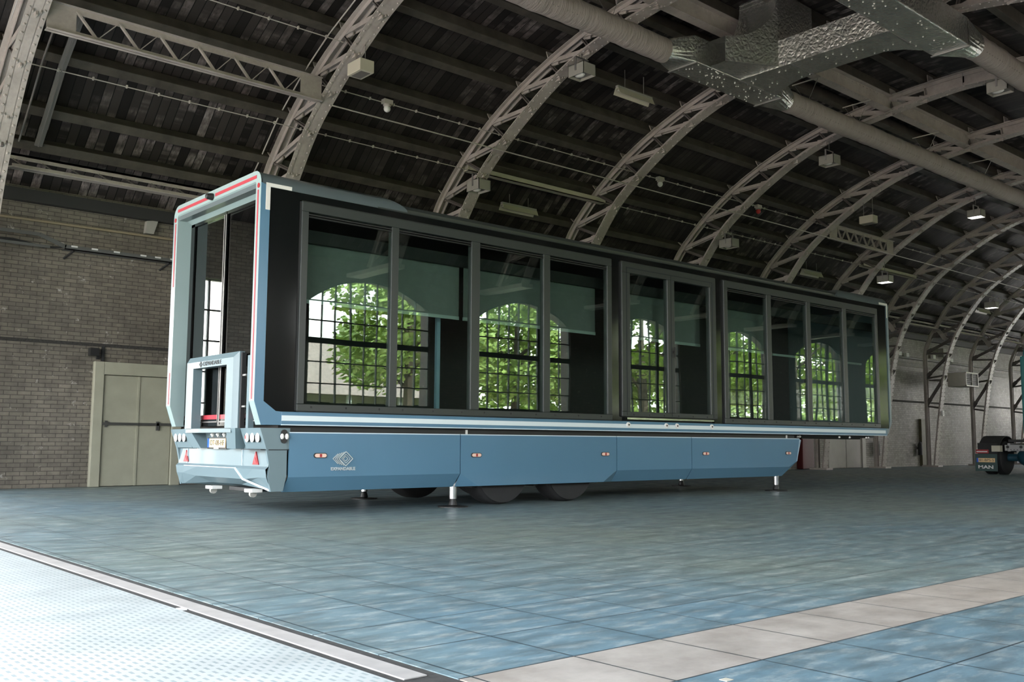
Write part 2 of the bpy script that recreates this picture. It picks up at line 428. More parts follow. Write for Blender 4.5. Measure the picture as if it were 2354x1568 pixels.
# ------------------------------------------------------------------ hall shell
YC = -1.1                                              # crown line of the vault
def mir(y): return 2*YC-y
ROOF = [(8.9, 5.06), (8.2, 5.72), (7.5, 6.27), (7.1, 6.62), (6.35, 7.32), (5.43, 7.93), (4.5, 8.40), (3.58, 8.75), (2.66, 9.03), (1.7, 9.23), (.72, 9.36), (-.2, 9.44), (-1.1, 9.47)]
full = ROOF+[(mir(y), z) for y, z in ROOF[-2::-1]]
b = MB(); n = len(full)
vs = []; fs = []
for x in (XW-.4, XE+.4):
    vs += [(x, y, z) for y, z in full]
for x in (XW-.4, XE+.4):
    vs += [(x, y, z+.12) for y, z in full]
for i in range(n-1):
    fs.append((i, i+1, n+i+1, n+i)); fs.append((2*n+i, 3*n+i, 3*n+i+1, 2*n+i+1))
fs += [(0, n, 3*n, 2*n), (n-1, 3*n-1, 4*n-1, 2*n-1)]
b.add(vs, fs)
struct(b.build('ceiling', 'roof_boards'))

struct(MB().box(-2.745, XE+.3, YS-.4, YN+.4, -.3, 0).build('floor', 'floor_slabs'))
# grating, drain rail and dark joints of the threshold (x < -2.75)
struct(MB().box(XW-3, -2.955, YS-.4, YN+.4, -.3, .004).build('floor_grating', 'grating'))
struct(MB().box(-2.955, -2.745, YS-.4, YN+.4, -.3, -.004).build('floor_joint', 'channel_dark'))
dr = tag(MB().box(-2.903, -2.80, -7.16, YN-.3, -.004, .002).build('drain_rail', 'rail_steel', bevel=.002), 'pale steel drain rail between dark joints beside the metal grating', 'rail')

# north wall: grey brick at the left, limewashed on the right; opening NWIN left of the picture
def wall_with_holes(name, mat, x0, x1, z1, yi, yo, holes):
    """straight wall along X with rectangular holes (hx0, hx1, hz0, hz1), inner face yi, outer yo"""
    b = MB(); xs = x0
    for hx0, hx1, hz0, hz1 in sorted(holes):
        b.box(xs, hx0, min(yi, yo), max(yi, yo), 0, z1)
        if hz0 > 0: b.box(hx0, hx1, min(yi, yo), max(yi, yo), 0, hz0)
        b.box(hx0, hx1, min(yi, yo), max(yi, yo), hz1, z1); xs = hx1
    b.box(xs, x1, min(yi, yo), max(yi, yo), 0, z1)
    return struct(b.build(name, mat))
wall_with_holes('wall_north', 'brick_grey', XW-.35, 14, 5.42, YN, YN+.35, [NWIN])
wall_with_holes('wall_north_far', 'brick_lime', 14, XE+.35, 5.42, YN, YN+.35, [])
# band joints of the brickwork
struct(MB().box(-2, 14, YN-.02, YN+.01, 2.60, 2.66).build('trim_1', 'channel_dark'))
struct(MB().box(14, XE, YN-.03, YN+.01, 2.55, 2.62).build('trim_2', 'channel_dark'))
struct(MB().box(-2, XE, YN-.16, YN+.01, 5.12, 5.34).build('trim_3', 'cabinet_dark'))
struct(MB().box(20, XE, YN-.05, YN+.01, 4.0, 4.2).build('trim_4', 'brick_grey'))

# south wall with arched windows
def arch_z(x, xc):
    hw = WIN_W/2; rise = WIN_TOP-WIN_SPR; R = (hw*hw+rise*rise)/(2*rise)
    return WIN_SPR-(R-rise)+math.sqrt(max(R*R-(x-xc)**2, 0))
b = MB(); x0 = XW-.35; yA, yB = YS-.4, YS
for xc in WIN_C:
    l, r = xc-WIN_W/2, xc+WIN_W/2
    b.box(x0, l, yA, yB, 0, 5.42); b.box(l, r, yA, yB, 0, WIN_SILL)
    K = 14
    for i in range(K):
        xa, xb = l+(r-l)*i/K, l+(r-l)*(i+1)/K; za, zb = arch_z(xa, xc), arch_z(xb, xc)
        b.prism([(xa, za), (xb, zb), (xb, 5.42), (xa, 5.42)], 'Y', yA, yB)
    x0 = r
b.box(x0, XE+.35, yA, yB, 0, 5.42)
struct(b.build('wall_south', 'brick_red'))
for wi, xc in enumerate(WIN_C):
    l, r = xc-WIN_W/2, xc+WIN_W/2; y = YS-.06
    f = MB()
    for i in range(10):                                     # iron glazing bars
        xv = l+(r-l)*i/9; wd = .06 if i in (0, 9) else (.14 if i == 6 else .026)
        f.box(xv-wd/2, xv+wd/2, y-.03, y+.03, WIN_SILL, arch_z(min(max(xv, l+.01), r-.01), xc)-.0)
    for j in range(1, 6):
        z = WIN_SILL+(WIN_TRANS-WIN_SILL)*j/3 if j <= 3 else WIN_TRANS+(j-3)*.50
        wd = .14 if j == 3 else .028
        f.box(l, r, y-.03, y+.03, z-wd/2, z+wd/2)
    f.box(l, r, y-.04, y+.04, WIN_SILL, WIN_SILL+.06)
    for i in range(14):
        xa, xb = l+(r-l)*i/14, l+(r-l)*(i+1)/14
        f.bar((xa, y, arch_z(xa, xc)-.02), (xb, y, arch_z(xb, xc)-.02), .06, .05, (0, 1, 0))
    fo = struct(f.build('window_%d' % (wi+1), 'win_iron'))
    g = MB(); K = 14
    for i in range(K):
        xa, xb = l+(r-l)*i/K, l+(r-l)*(i+1)/K
        g.add([(xa, y, WIN_SILL), (xb, y, WIN_SILL), (xb, y, arch_z(xb, xc)), (xa, y, arch_z(xa, xc))], [(0, 1, 2, 3)])
    g.build('window_pane', 'glass_hall', fo)
# opening of the north wall: tall window with iron bars
f = MB(); l, r, z0, z1 = NWIN; y = YN+.15
for i in range(6): f.box(l+(r-l)*i/5-.02, l+(r-l)*i/5+.02, y-.03, y+.03, z0, z1)
for i in range(7): f.box(l, r, y-.03, y+.03, z0+(z1-z0)*i/6-.015, z0+(z1-z0)*i/6+.015)
fo = struct(f.build('window_11', 'win_iron'))
MB().add([(l, y, z0), (r, y, z0), (r, y, z1), (l, y, z1)], [(0, 1, 2, 3)]).build('window_pane', 'glass_hall', fo)

GAB = [(y, z+.06) for y, z in full]
# west front: mullion screen between brick piers, added unseen as a daylight source
struct(MB().box(XW-.35, XW, mir(8.9), ADDED_OPENING[0], 0, 5.2).box(XW-.35, XW, ADDED_OPENING[1], 8.9, 0, 5.2).prism(GAB, 'X', XW-.35, XW).build('wall_west', 'brick_end'))
f = MB()
for i in range(12):
    y = ADDED_OPENING[0]+(ADDED_OPENING[1]-ADDED_OPENING[0])*i/11; f.box(XW-.22, XW-.12, y-.04, y+.04, 0, 5.1)
for z in (.05, 2.6, 5.0): f.box(XW-.2, XW-.14, ADDED_OPENING[0], ADDED_OPENING[1], z-.05, z+.05)
fo = struct(f.build('window_12', 'win_iron'))
struct(MB().box(XE, XE+.35, mir(8.9), ADDED_OPENING[0], 0, 5.2).box(XE, XE+.35, ADDED_OPENING[1], 8.9, 0, 5.2).box(XE, XE+.35, ADDED_OPENING[0], ADDED_OPENING[1], 0, 2.4).box(XE, XE+.35, ADDED_OPENING[0], ADDED_OPENING[1], 4.4, 5.2).prism(GAB, 'X', XE, XE+.35).build('wall_east', 'brick_end'))
f = MB()  # east mullion screen, added out of view to brighten the far bays
for i in range(12):
    y = ADDED_OPENING[0]+(ADDED_OPENING[1]-ADDED_OPENING[0])*i/11; f.box(XE+.12, XE+.22, y-.04, y+.04, 2.4, 4.4)
for z in (2.45, 3.4, 4.35): f.box(XE+.14, XE+.2, ADDED_OPENING[0], ADDED_OPENING[1], z-.05, z+.05)
struct(f.build('window_13', 'win_iron'))


# ------------------------------------------------------------------ arched roof trusses
OUT = [(7.98, 0), (7.98, 1.2), (7.98, 2.4), (7.98, 3.5), (7.96, 4.5), (7.72, 5.15), (7.3, 5.82), (6.95, 6.33), (6.2, 7.03), (5.3, 7.65), (4.4, 8.11), (3.5, 8.46), (2.6, 8.73), (1.65, 8.93), (.7, 9.06), (-.2, 9.13), (-1.1, 9.16)]
INN = [(7.66, 0), (7.53, 1.1), (7.36, 2.3), (7.15, 3.6), (6.92, 4.45), (6.66, 5.08), (6.36, 5.58), (6.1, 5.95), (5.52, 6.63), (4.78, 7.19), (3.98, 7.68), (3.15, 8.1), (2.33, 8.38), (1.45, 8.56), (.6, 8.68), (-.25, 8.77), (-1.1, 8.82)]
def dens(pts, step):
    """even points along a polyline smoothed by Catmull-Rom"""
    P = [Vector((0, a, c)) for a, c in pts]; out = []
    for i in range(len(P)-1):
        p0, p1, p2, p3 = P[max(i-1, 0)], P[i], P[i+1], P[min(i+2, len(P)-1)]
        for k in range(8):
            u_ = k/8
            out.append(.5*((2*p1)+(p2-p0)*u_+(2*p0-5*p1+4*p2-p3)*u_*u_+(3*p1-p0-3*p2+p3)*u_**3))
    out.append(P[-1]); res = [out[0]]; acc = 0
    for a, c in zip(out[:-1], out[1:]):
        L = (c-a).length; d = step-acc
        while d <= L:
            res.append(a+(c-a)*(d/L)); d += step
        acc = (acc+L) % step
    return res, out
SPRING = 5
def both(pts): return list(pts)+[(mir(y), z) for y, z in pts[-2:SPRING-1:-1]]
def strip(b, poly, x0, x1, th, sgn):
    """ribbon along the polyline between x0 and x1, thickness th to side sgn"""
    P = [Vector((0, y, z)) for y, z in poly] if not isinstance(poly[0], Vector) else poly
    for i in range(len(P)-1):
        a, c = P[i], P[i+1]
        if i == 0: na = Vector((0, (c-a).z, -(c-a).y)).normalized()
        d2 = (P[min(i+2, len(P)-1)]-a); nb = Vector((0, d2.z, -d2.y)).normalized()
        vs = [Vector((x, 0, 0))+q+nn*(sgn*h) for q, nn in ((a, na), (c, nb)) for x in (x0, x1) for h in (0, th)]
        b.add(vs, [(0, 1, 3, 2), (4, 6, 7, 5), (0, 2, 6, 4), (1, 5, 7, 3), (0, 4, 5, 1), (2, 3, 7, 6)]); na = nb
    return b
def make_truss():
    root = empty('arch_truss')
    for nm, prof, hw, sg in (('inner_chord', INN, .15, 1), ('outer_chord', OUT, .15, -1)):
        _, sm = dens(both(prof), 1); sm = sm[::2]+[sm[-1]]
        b = MB(); strip(b, sm, -hw, hw, .014, sg)
        # pair of angle legs on the web side
        strip(b, sm, -.075, -.062, .095, sg); strip(b, sm, .062, .075, .095, sg)
        riv, _ = dens(both(prof), .155)
        for i in range(1, len(riv)-1):
            d = riv[i+1]-riv[i-1]; nn = Vector((0, d.z, -d.y)).normalized()*sg
            if nm == 'inner_chord':
                for x in (-.105, .105): b.dome(riv[i]-nn*.001+Vector((x, 0, 0)), -nn, .025)
            else:
                for x in (-.112, .112): b.dome(riv[i]+nn*.014+Vector((x, 0, 0)), -nn, .02, 5)
        b.build(nm, 'truss_steel', root)
    for side in (0, 1):
        q = (lambda a: (0, a[0], a[1])) if side == 0 else (lambda a: (0, mir(a[0]), a[1]))
        for k in range(2 if side == 0 else SPRING, len(OUT)-2):
            o1, i1 = Vector(q(OUT[k])), Vector(q(INN[k]))
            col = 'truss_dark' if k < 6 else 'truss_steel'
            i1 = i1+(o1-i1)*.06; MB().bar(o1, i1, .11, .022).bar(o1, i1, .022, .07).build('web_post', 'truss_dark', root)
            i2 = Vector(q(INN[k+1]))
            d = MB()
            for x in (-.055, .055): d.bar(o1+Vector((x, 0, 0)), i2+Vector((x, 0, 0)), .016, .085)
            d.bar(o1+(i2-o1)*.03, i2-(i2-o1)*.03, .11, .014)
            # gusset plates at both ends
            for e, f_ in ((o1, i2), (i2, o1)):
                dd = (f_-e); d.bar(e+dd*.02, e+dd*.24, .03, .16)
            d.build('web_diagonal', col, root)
        # solid plate by the crown
        pl = MB(); pts = [q(a) for a in (INN[-2], OUT[-2], OUT[-1], INN[-1])]
        pl.add([(-.012, a[1], a[2]) for a in pts]+[(.012, a[1], a[2]) for a in pts], [(0, 1, 2, 3), (7, 6, 5, 4), (0, 4, 5, 1), (1, 5, 6, 2), (2, 6, 7, 3), (3, 7, 4, 0)])
        for a, c in ((INN[-2], OUT[-2]), (INN[-1], OUT[-1])):
            for x in (-.05, .05): pl.bar(Vector(q(a))+Vector((x, .03, 0)), Vector(q(c))+Vector((x, .03, 0)), .07, .014)
        pl.build('crown_plate', 'truss_steel', root)
        if side == 0: MB().box(-.2, .2, 7.5, 8.15, 0, .06).build('base_shoe', 'truss_steel', root)
        else: MB().box(-.2, .2, YS+.004, mir(INN[SPRING][0])+.1, OUT[SPRING][1]-.16, OUT[SPRING][1]-.06).build('wall_corbel', 'truss_steel', root)
        # purlin cleats
        for k in range(7, len(OUT)-1):
            p_ = Vector(q(OUT[k])); nx = Vector(q(OUT[k+1]))-Vector(q(OUT[k-1])); nn = Vector((0, -nx.z, nx.y)).normalized()
            if nn.z < 0: nn = -nn
            tt = nx.normalized()
            MB().bar(p_+tt*.11-nn*0, p_+tt*.11+nn*.17, .26, .02).bar(p_+tt*.11+nn*.01, p_+tt*.24+nn*.01, .26, .02).build('purlin_cleat', 'truss_steel', root)
    return root
TX = [-1.3, 3.68, 7.88, 12.07, 16.35, 20.55, 24.72, 28.72, 32.85, 37.0, 41.15, 45.3]
TN = ['at the left edge of the picture', 'rising behind the rear corner of the trailer', 'carrying the two unlit floodlights left of the foil duct', 'rising behind the middle of the trailer, under the foil junction',
      'carrying the two unlit floodlights right of the foil junction', 'at the left end of the short lattice girder', 'at the right end of the short lattice girder', 'coming down just right of the trailer front',
      'with a small numbered sign on its foot', 'standing just right of the wall heater', 'rising behind the truck mudguard', 'beyond the truck cab, last in the depth of the hall']
tr0 = make_truss(); tr0.location = (TX[0], 0, 0)
trs = [tr0]+[copy_tree(tr0, (x-TX[0], 0, 0)) for x in TX[1:]]
for o, nm in zip(trs, TN): tag(o, 'arched riveted steel truss '+nm, 'truss', 'arched roof trusses')

# purlins: long timbers lying on the trusses
ordn = ['lowest', 'second', 'third', 'fourth', 'fifth', 'sixth', 'seventh', 'eighth', 'ninth', 'tenth']
proto = None
for side in (0, 1):
    for j, k in enumerate(range(6, 16)):
        if side and k < 11: continue
        y, z = OUT[k]; ya, za = OUT[k-1]; yb, zb = OUT[k+1]
        if side: y, ya, yb = mir(y), mir(ya), mir(yb)
        d = Vector((0, yb-ya, zb-za)).normalized(); nn = Vector((0, -d.z, d.y)); nn = nn if nn.z > 0 else -nn
        c = Vector((0, y, z))+nn*.155
        o = MB().bar((XW+.02, c.y, c.z), (XE-.02, c.y, c.z), .17, .25, d).build('roof_purlin', 'purlin_wood', bevel=.012)
        tag(o, ('dark brown timber roof purlin, %s up from the north wall' if not side else 'dark brown timber purlin across the crown at upper right, %s from the far eave') % ordn[j], 'purlin', 'roof purlins')

# riveted crown girder along the hall
gb = MB(); gy, gz = .66, 8.72
gb.box(XW+.1, XE-.1, gy-.01, gy+.01, gz, gz+.33); gb.box(XW+.1, XE-.1, gy-.11, gy+.11, gz-.016, gz)
gb.box(XW+.1, XE-.1, gy-.11, gy+.11, gz+.33, gz+.346); gb.box(XW+.1, XE-.1, gy-.09, gy+.09, gz, gz+.012)
x = 5.0
while x < 36:
    gb.dome((x, gy-.01, gz+.29), (0, -1, 0), .016, 5); gb.dome((x, gy-.07, gz-.016), (0, 0, -1), .016, 5)
    x += .16
tag(gb.build('ridge_girder', 'truss_steel'), 'long riveted steel girder running under the roof crown above the cloth duct', 'girder')

# ------------------------------------------------------------------ longitudinal lattice girders
def lattice(name, x0, x1, y, ztop, zbot, label, panels, ends=True, yb=None, mat='truss_steel'):
    yb = y if yb is None else yb
    root = empty(name, (x0, y, zbot)); 
    t_ = MB().box(x0, x1, y-.06, y+.06, ztop-.012, ztop).box(x0, x1, y-.008, y+.008, ztop-.10, ztop); t_.build('top_chord', mat, root)
    t_ = MB().box(x0, x1, yb-.08, yb+.08, zbot, zbot+.012).box(x0, x1, yb-.008, yb+.008, zbot, zbot+.08); t_.build('bottom_chord', mat, root)
    xe = .42 if ends else .0
    step = (x1-x0-2*xe)/panels
    for i in range(panels):
        xa = x0+xe+i*step
        MB().bar((xa, y, ztop-.05), (xa+step*.5, yb, zbot+.04), .05, .03, (0, 1, 0)).build('lattice_diagonal', mat, root)
        MB().bar((xa+step*.5, yb, zbot+.04), (xa+step, y, ztop-.05), .05, .012, (0, 1, 0)).build('lattice_diagonal', mat, root)
    if ends:
        for xa, xb in ((x0, x0+xe), (x1-xe, x1)):
            MB().add([(xa, y-.006, ztop), (xb, y-.006, ztop), (xb, yb-.006, zbot), (xa, yb-.006, zbot), (xa, y+.006, ztop), (xb, y+.006, ztop), (xb, yb+.006, zbot), (xa, yb+.006, zbot)],
                     [(0, 1, 2, 3), (7, 6, 5, 4), (0, 4, 5, 1), (1, 5, 6, 2), (2, 6, 7, 3), (3, 7, 4, 0)]).build('end_plate', mat, root)
    return tag(root, label, 'girder', 'lattice girders between trusses')
lattice('lattice_girder', TX[0]+.16, TX[1]-.16, 4.9, 7.42, 6.97, 'taupe steel lattice girder high at left between the two leftmost trusses', 6)
lattice('lattice_girder', TX[5]+.16, TX[6]-.16, 4.9, 7.42, 6.97, 'taupe steel lattice girder above the front half of the trailer roof', 6)
# eave girders: continuous pair of chords with lacing just above the wall
EL = ['at far left above the brick wall, ending behind the trailer', 'hidden mostly behind the trailer rear corner']
for i in (0, 1, 6, 7, 8, 9, 10):
    xa, xb = TX[i]+.02, TX[i+1]-.02; r = empty('eave_girder', (xa, 7.35, 5.4))
    b = MB()
    b.prism([(7.45, 5.66), (7.57, 5.66), (7.57, 5.70), (7.45, 5.70)], 'X', xa, xb).prism([(7.45, 5.60), (7.462, 5.60), (7.462, 5.70), (7.45, 5.70)], 'X', xa, xb).build('top_chord', 'truss_steel', r)
    b = MB(); b.prism([(7.2, 5.40), (7.38, 5.40), (7.38, 5.415), (7.2, 5.415)], 'X', xa+.35, xb-.35).prism([(7.28, 5.40), (7.3, 5.40), (7.3, 5.48), (7.28, 5.48)], 'X', xa+.35, xb-.35)
    for s_, xq in ((1, xa), (-1, xb)):      # bent ends down to the inner chord
        pts = [(xq+s_*.35, 5.41), (xq+s_*.22, 5.37), (xq+s_*.1, 5.24), (xq+s_*.03, 5.02)]
        for (p1, z1), (p2, z2) in zip(pts[:-1], pts[1:]): b.bar((p1, 7.29-.5*(5.41-z1), z1), (p2, 7.29-.5*(5.41-z2), z2), .18, .02, (0, 1, 0))
    b.build('bottom_chord', 'truss_steel', r)
    nP = 9; st = (xb-xa-.7)/nP
    for j in range(nP):
        MB().bar((xa+.35+j*st, 7.5, 5.64), (xa+.35+(j+.55)*st, 7.32, 5.43), .035, .012, (0, 1, 0)).build('lacing_bar', 'truss_dark', r)
    lab = {0: 'laced eave girder at far left above the grey brick wall', 1: 'laced eave girder just behind the trailer rear corner', 6: 'laced eave girder hidden behind the trailer front end', 7: 'laced eave girder just right of the trailer front', 8: 'laced eave girder above the wall heater',
           9: 'laced eave girder right of the wall heater', 10: 'laced eave girder above the truck cab, last in the depth'}[i]
    tag(r, lab, 'girder', 'eave girders')

# ------------------------------------------------------------------ lights under the roof
def zin(y):
    for (ya, za), (yb, zb) in zip(INN[:-1], INN[1:]):
        if yb <= y <= ya: return zb+(za-zb)*(y-yb)/(ya-yb)
    return 8.8
def floodlight(x, y, z, lit, label, grp='floodlights under the trusses'):
    r = empty('floodlight', (x, y, z-.16)); hx, hy, h = .165, .21, .115
    b = MB()
    b.box(x-hx, x+hx, y-hy, y-hy+.012, z-h, z+h).box(x-hx, x+hx, y+hy-.012, y+hy, z-h, z+h).box(x-hx, x-hx+.012, y-hy, y+hy, z-h, z+h).box(x+hx-.012, x+hx, y-hy, y+hy, z-h, z+h).box(x-hx, x+hx, y-hy, y+hy, z+h-.012, z+h)
    b.build('housing', 'lamp_housing', r)
    MB().box(x-hx+.012, x+hx-.012, y-hy+.012, y+hy-.012, z-h+.05, z-h+.06).build('reflector', 'lamp_lit' if lit else 'steel_dull', r)
    MB().ellip((x-.02, y+.03, z-h+.045), .08, .12, .045).build('lamp_bulb', 'lamp_lit' if lit else 'lamp_glass', r, smooth=True)
    zb = z+.26
    br = MB().box(x+hx, x+hx+.012, y-.02, y+.02, z-.02, zb).box(x-hx-.012, x-hx, y-.02, y+.02, z-.02, zb).box(x-hx-.012, x+hx+.012, y-.02, y+.02, zb-.012, zb)
    br.dome((x+hx+.012, y, z), (1, 0, 0), .03); br.build('bracket', 'steel_dull', r)
    MB().tube([(x, y, zb), (x, y, zin(y)+.02)], .008, 6).build('hanger_rod', 'wire', r)
    return tag(r, label, 'floodlight', grp)
floodlight(7.8, 2.5, 7.98, 0, 'unlit grey box floodlight on the truss below the cloth duct')
floodlight(7.8, 5.62, 6.34, 0, 'unlit grey box floodlight low on the truss above the trailer windows')
floodlight(16.35, 2.3, 7.89, 0, 'unlit grey box floodlight under the truss right of the foil duct junction')
floodlight(16.35, 5.36, 6.26, 0, 'unlit grey box floodlight just above the middle of the trailer roof')
floodlight(24.72, 2.3, 7.9, 1, 'lit box floodlight high at right below the long cloth duct')
floodlight(24.72, 5.3, 6.25, 1, 'lit box floodlight just above the front end of the trailer roof')
floodlight(32.9, 5.3, 6.2, 1, 'lit box floodlight farthest right beside the short tube light')
floodlight(15.0, -2.35, 8.12, 0, 'grey box floodlight at the right edge behind the second cloth duct')
def speaker_box(x, y, z, label):
    r = empty('exit_lamp', (x, y, z-.12)); hx, hy, h = .145, .21, .11
    MB().box(x-hx, x+hx, y-hy, y+hy, z-h, z+h).build('housing', 'tube_cream', r, bevel=.01)
    MB().box(x-hx+.05, x+hx-.05, y-hy+.05, y+hy-.05, z-h-.006, z-h+.001).build('grille', 'conduit_dark', r)
    for yy in (y-.14, y+.14):
        MB().tube([(x, yy, z+h), (x, yy, zin(yy)+.02)], .008, 6).build('hanger_chain', 'wire', r)
    return tag(r, label, 'ceiling box', 'cream boxes hung on chains')
speaker_box(3.75, 3.95, 7.38, 'cream box hung on chains from the truss above the trailer rear corner')
speaker_box(20.6, 3.6, 7.28, 'cream box hung on chains from a truss right of the middle of the hall')
def strip_light(x, y, z, ztop, label):
    r = empty('strip_light', (x, y, z-.1)); L = .55
    MB().prism([(y-.10, z-.08), (y-.04, z+.05), (y+.04, z+.05), (y+.10, z-.08), (y+.09, z-.08), (y+.035, z+.035), (y-.035, z+.035), (y-.09, z-.08)], 'X', x-L, x+L).build('reflector', 'tube_cream', r)
    MB().box(x-L, x+L, y-.035, y+.035, z+.05, z+.10).build('housing', 'lamp_housing', r)
    MB().tube([(x-L+.04, y, z), (x+L-.04, y, z)], .018, 8).build('lamp_tube', 'lamp_glass', r)
    for xx in (x-.3, x+.3): MB().tube([(xx, y, z+.1), (xx, y, ztop)], .009, 6).build('hanger_rod', 'wire', r)
    return tag(r, label, 'strip light', 'strip lights between trusses')
strip_light(10.05, 3.15, 8.22, 8.72, 'cream strip light on two rods below the foil duct junction')
strip_light(10.05, 6.85, 6.42, 6.75, 'cream strip light just above the trailer roof, left of its middle')
strip_light(22.7, 6.75, 6.38, 6.75, 'cream strip light just above the front half of the trailer roof')
strip_light(35.0, 6.5, 6.28, 6.75, 'cream strip light at far right under the floodlight')

# ------------------------------------------------------------------ conduits, rods, bulbs
def conduit(pts, r, label, mat='conduit', clips=True, grp=None, name='conduit_pipe'):
    root = empty(name, pts[0]); MB().tube(pts, r, 6).build('pipe', mat, root)
    if clips:
        b = MB(); p0 = Vector(pts[0]); p1 = Vector(pts[-1]); L = (p1-p0).length; k = .5
        while k < L:
            q = p0+(p1-p0)*(k/L); b.box(q.x-.012, q.x+.012, q.y-.022, q.y+.022, q.z-.02, q.z+.03); k += .55
        b.build('clips', mat, root)
    return tag(root, label, 'conduit', grp)
conduit([(3.8, 5.36, 7.49), (47.5, 5.36, 7.55)], .011, 'thin pale conduit clipped along the fifth purlin, carrying the small bulkhead lamps')
conduit([(-1.1, 6.15, 6.84), (47.5, 6.15, 6.84)], .010, 'thin pale conduit clipped under a purlin, just above the trailer roof')
conduit([(-1.1, 4.3, 7.93), (3.6, 4.3, 7.93)], .010, 'thin pale conduit running above the left lattice girder')
tag(MB().tube([(3.7, 4.81, 6.93), (47.5, 4.81, 6.96)], .014, 8).build('tie_rod', 'conduit'), 'long thin steel rod running through all trusses below the bulkhead lamps', 'rod')
def bulkhead(x, label, red=False):
    r = empty('bulkhead_lamp', (x, 5.36, 7.35))
    MB().box(x-.10, x+.10, 5.30, 5.42, 7.47, 7.56).build('mount', 'conduit', r)
    MB().lathe([(.075, 0), (.08, -.03), (.05, -.05)], (x, 5.36, 7.47)).build('collar', 'conduit', r)
    MB().ellip((x, 5.36, 7.385), .07, .07, .075).build('lamp_bulb', 'red_plastic' if red else 'lamp_glass', r, smooth=True)
    tag(r, label, 'lamp', 'bulkhead lamps on the conduit')
bulkhead(5.25, 'small clear bulkhead lamp on the conduit near the first truss')
bulkhead(13.5, 'small clear bulkhead lamp on the conduit right of the middle truss')
bulkhead(17.75, 'small red bulkhead lamp on the conduit right of a truss', True)
# white channel beams resting on purlins
for x0, x1, lb in ((7.9, 12.3, 'long cream channel beam under the purlin above the trailer windows'), (24.9, 28.6, 'long cream channel beam above the front corner of the trailer')):
    b = MB().box(x0, x1, 6.02, 6.20, 7.24, 7.26).box(x0, x1, 6.02, 6.035, 7.24, 7.36).box(x0, x1, 6.185, 6.20, 7.24, 7.36)
    o = b.build('channel_beam', 'tube_cream'); o.location = (0, .1, -.42); tag(o, lb, 'beam', 'cream channel beams')
# cable rail and rod beside the leftmost truss
def up_rail(y0, y1, xx, rad, label, mat, off):
    pts = []
    for y, z in ROOF:
        if y1 <= y <= y0: pts.append((xx, y-off*.55, z-off))
    return pts
b = MB(); pts = up_rail(7.6, 4.6, -.55, .02, '', '', .42)
for a, c in zip(pts[:-1], pts[1:]): b.bar(a, c, .12, .03).bar(a, c, .02, .07)
tag(b.build('cable_rail', 'conduit_dark'), 'slotted steel cable rail climbing the roof beside the leftmost truss', 'rail')
tag(MB().tube(up_rail(7.6, 5.0, -.85, .02, '', '', .40), .018, 6).build('conduit_pipe', 'conduit_dark'), 'dark conduit climbing the roof between the leftmost truss and the cable rail', 'conduit')
tag(MB().tube([(-1.42, y, z-.36) for y, z in ROOF if 2 < y < 7.6], .014, 6).build('lightning_rod', 'steel_dull'), 'thin rod following the outer chord of the leftmost truss', 'rod')
tag(MB().tube([(3.42, y, z-.30) for y, z in ROOF if 3.4 < y < 7.6], .013, 6).build('tension_rod', 'conduit'), 'thin rod following the outer chord of the truss behind the trailer corner', 'rod')

# ------------------------------------------------------------------ cloth ducts and the foil junction
def cloth_duct(x0, x1, y, z, r, label):
    root = empty('cloth_duct', (x0, y, z)); b = MB(); pts = []; rad = []; n = int((x1-x0)/.12)
    for i in range(n+1):
        x = x0+(x1-x0)*i/n; pts.append((x, y, z+.008*math.sin(x*2.1))); rad.append(r*(1+.018*math.sin(x*5.3)+.022*math.sin(x*13.7+1)+random.uniform(-.012, .012)))
    rad[0] *= .96; rad[-1] *= .96
    b.tube(pts, rad, 28); b.build('duct_sleeve', 'duct_cloth', root, smooth=True)
    MB().tube([(x0, y, z+r+.02), (x1, y, z+r+.02)], .016, 6).build('carrier_rail', 'steel_dull', root)
    d = MB(); x = x0+.2
    while x < min(x1, x0+9):
        a = math.radians(215); d.dome((x, y+r*1.0*math.cos(a), z+r*1.0*math.sin(a)), (0, math.cos(a), math.sin(a)), .011, 5); x += .11
    d.build('nozzle_row', 'conduit_dark', root)
    return tag(root, label, 'duct', 'cloth air ducts')
DZ, DR = 8.05, .225
cloth_duct(-3.0, 8.35, .9, DZ, DR, 'taupe cloth air duct coming from upper left into the foil junction')
cloth_duct(12.2, 47, .9, DZ, DR, 'long taupe cloth air duct running from the foil junction to the far right')
cloth_duct(12.3, 47, -2.95, DZ, DR, 'short visible cloth air duct at the upper right corner')
# suspension wires with cross bars
wi = 0
for x, yy, dn in [(13.1, .9, 0), (15.2, .9, 0), (18.6, .9, 0), (21.9, .9, 0), (25.2, .9, 0), (6.9, .9, 0), (3.6, .9, 0), (28.5, .9, 0)]:
    r = empty('duct_hanger', (x, yy, DZ+DR)); zt = 8.72
    MB().box(x-.012, x+.012, .55, 1.25, zt-.036, zt-.016).build('cross_bar', 'conduit', r)
    for q in (.62, 1.2):
        MB().tube([(x, q, zt-.03), (x, .9+(-.05 if q < .9 else .05), DZ+DR+.0)], .006, 5).build('wire', 'wire', r)
    where = {13.1: 'just right of the foil junction', 15.2: 'left of the fourth truss', 18.6: 'between the fourth and fifth trusses', 21.9: 'between the fifth and sixth trusses', 25.2: 'near the right edge of the picture', 28.5: 'beyond the right edge', 6.9: 'just left of the foil junction', 3.6: 'far left on the near duct'}[x]
    tag(r, 'cross bar with two wires holding the cloth duct, '+where, 'hanger', 'duct hangers')
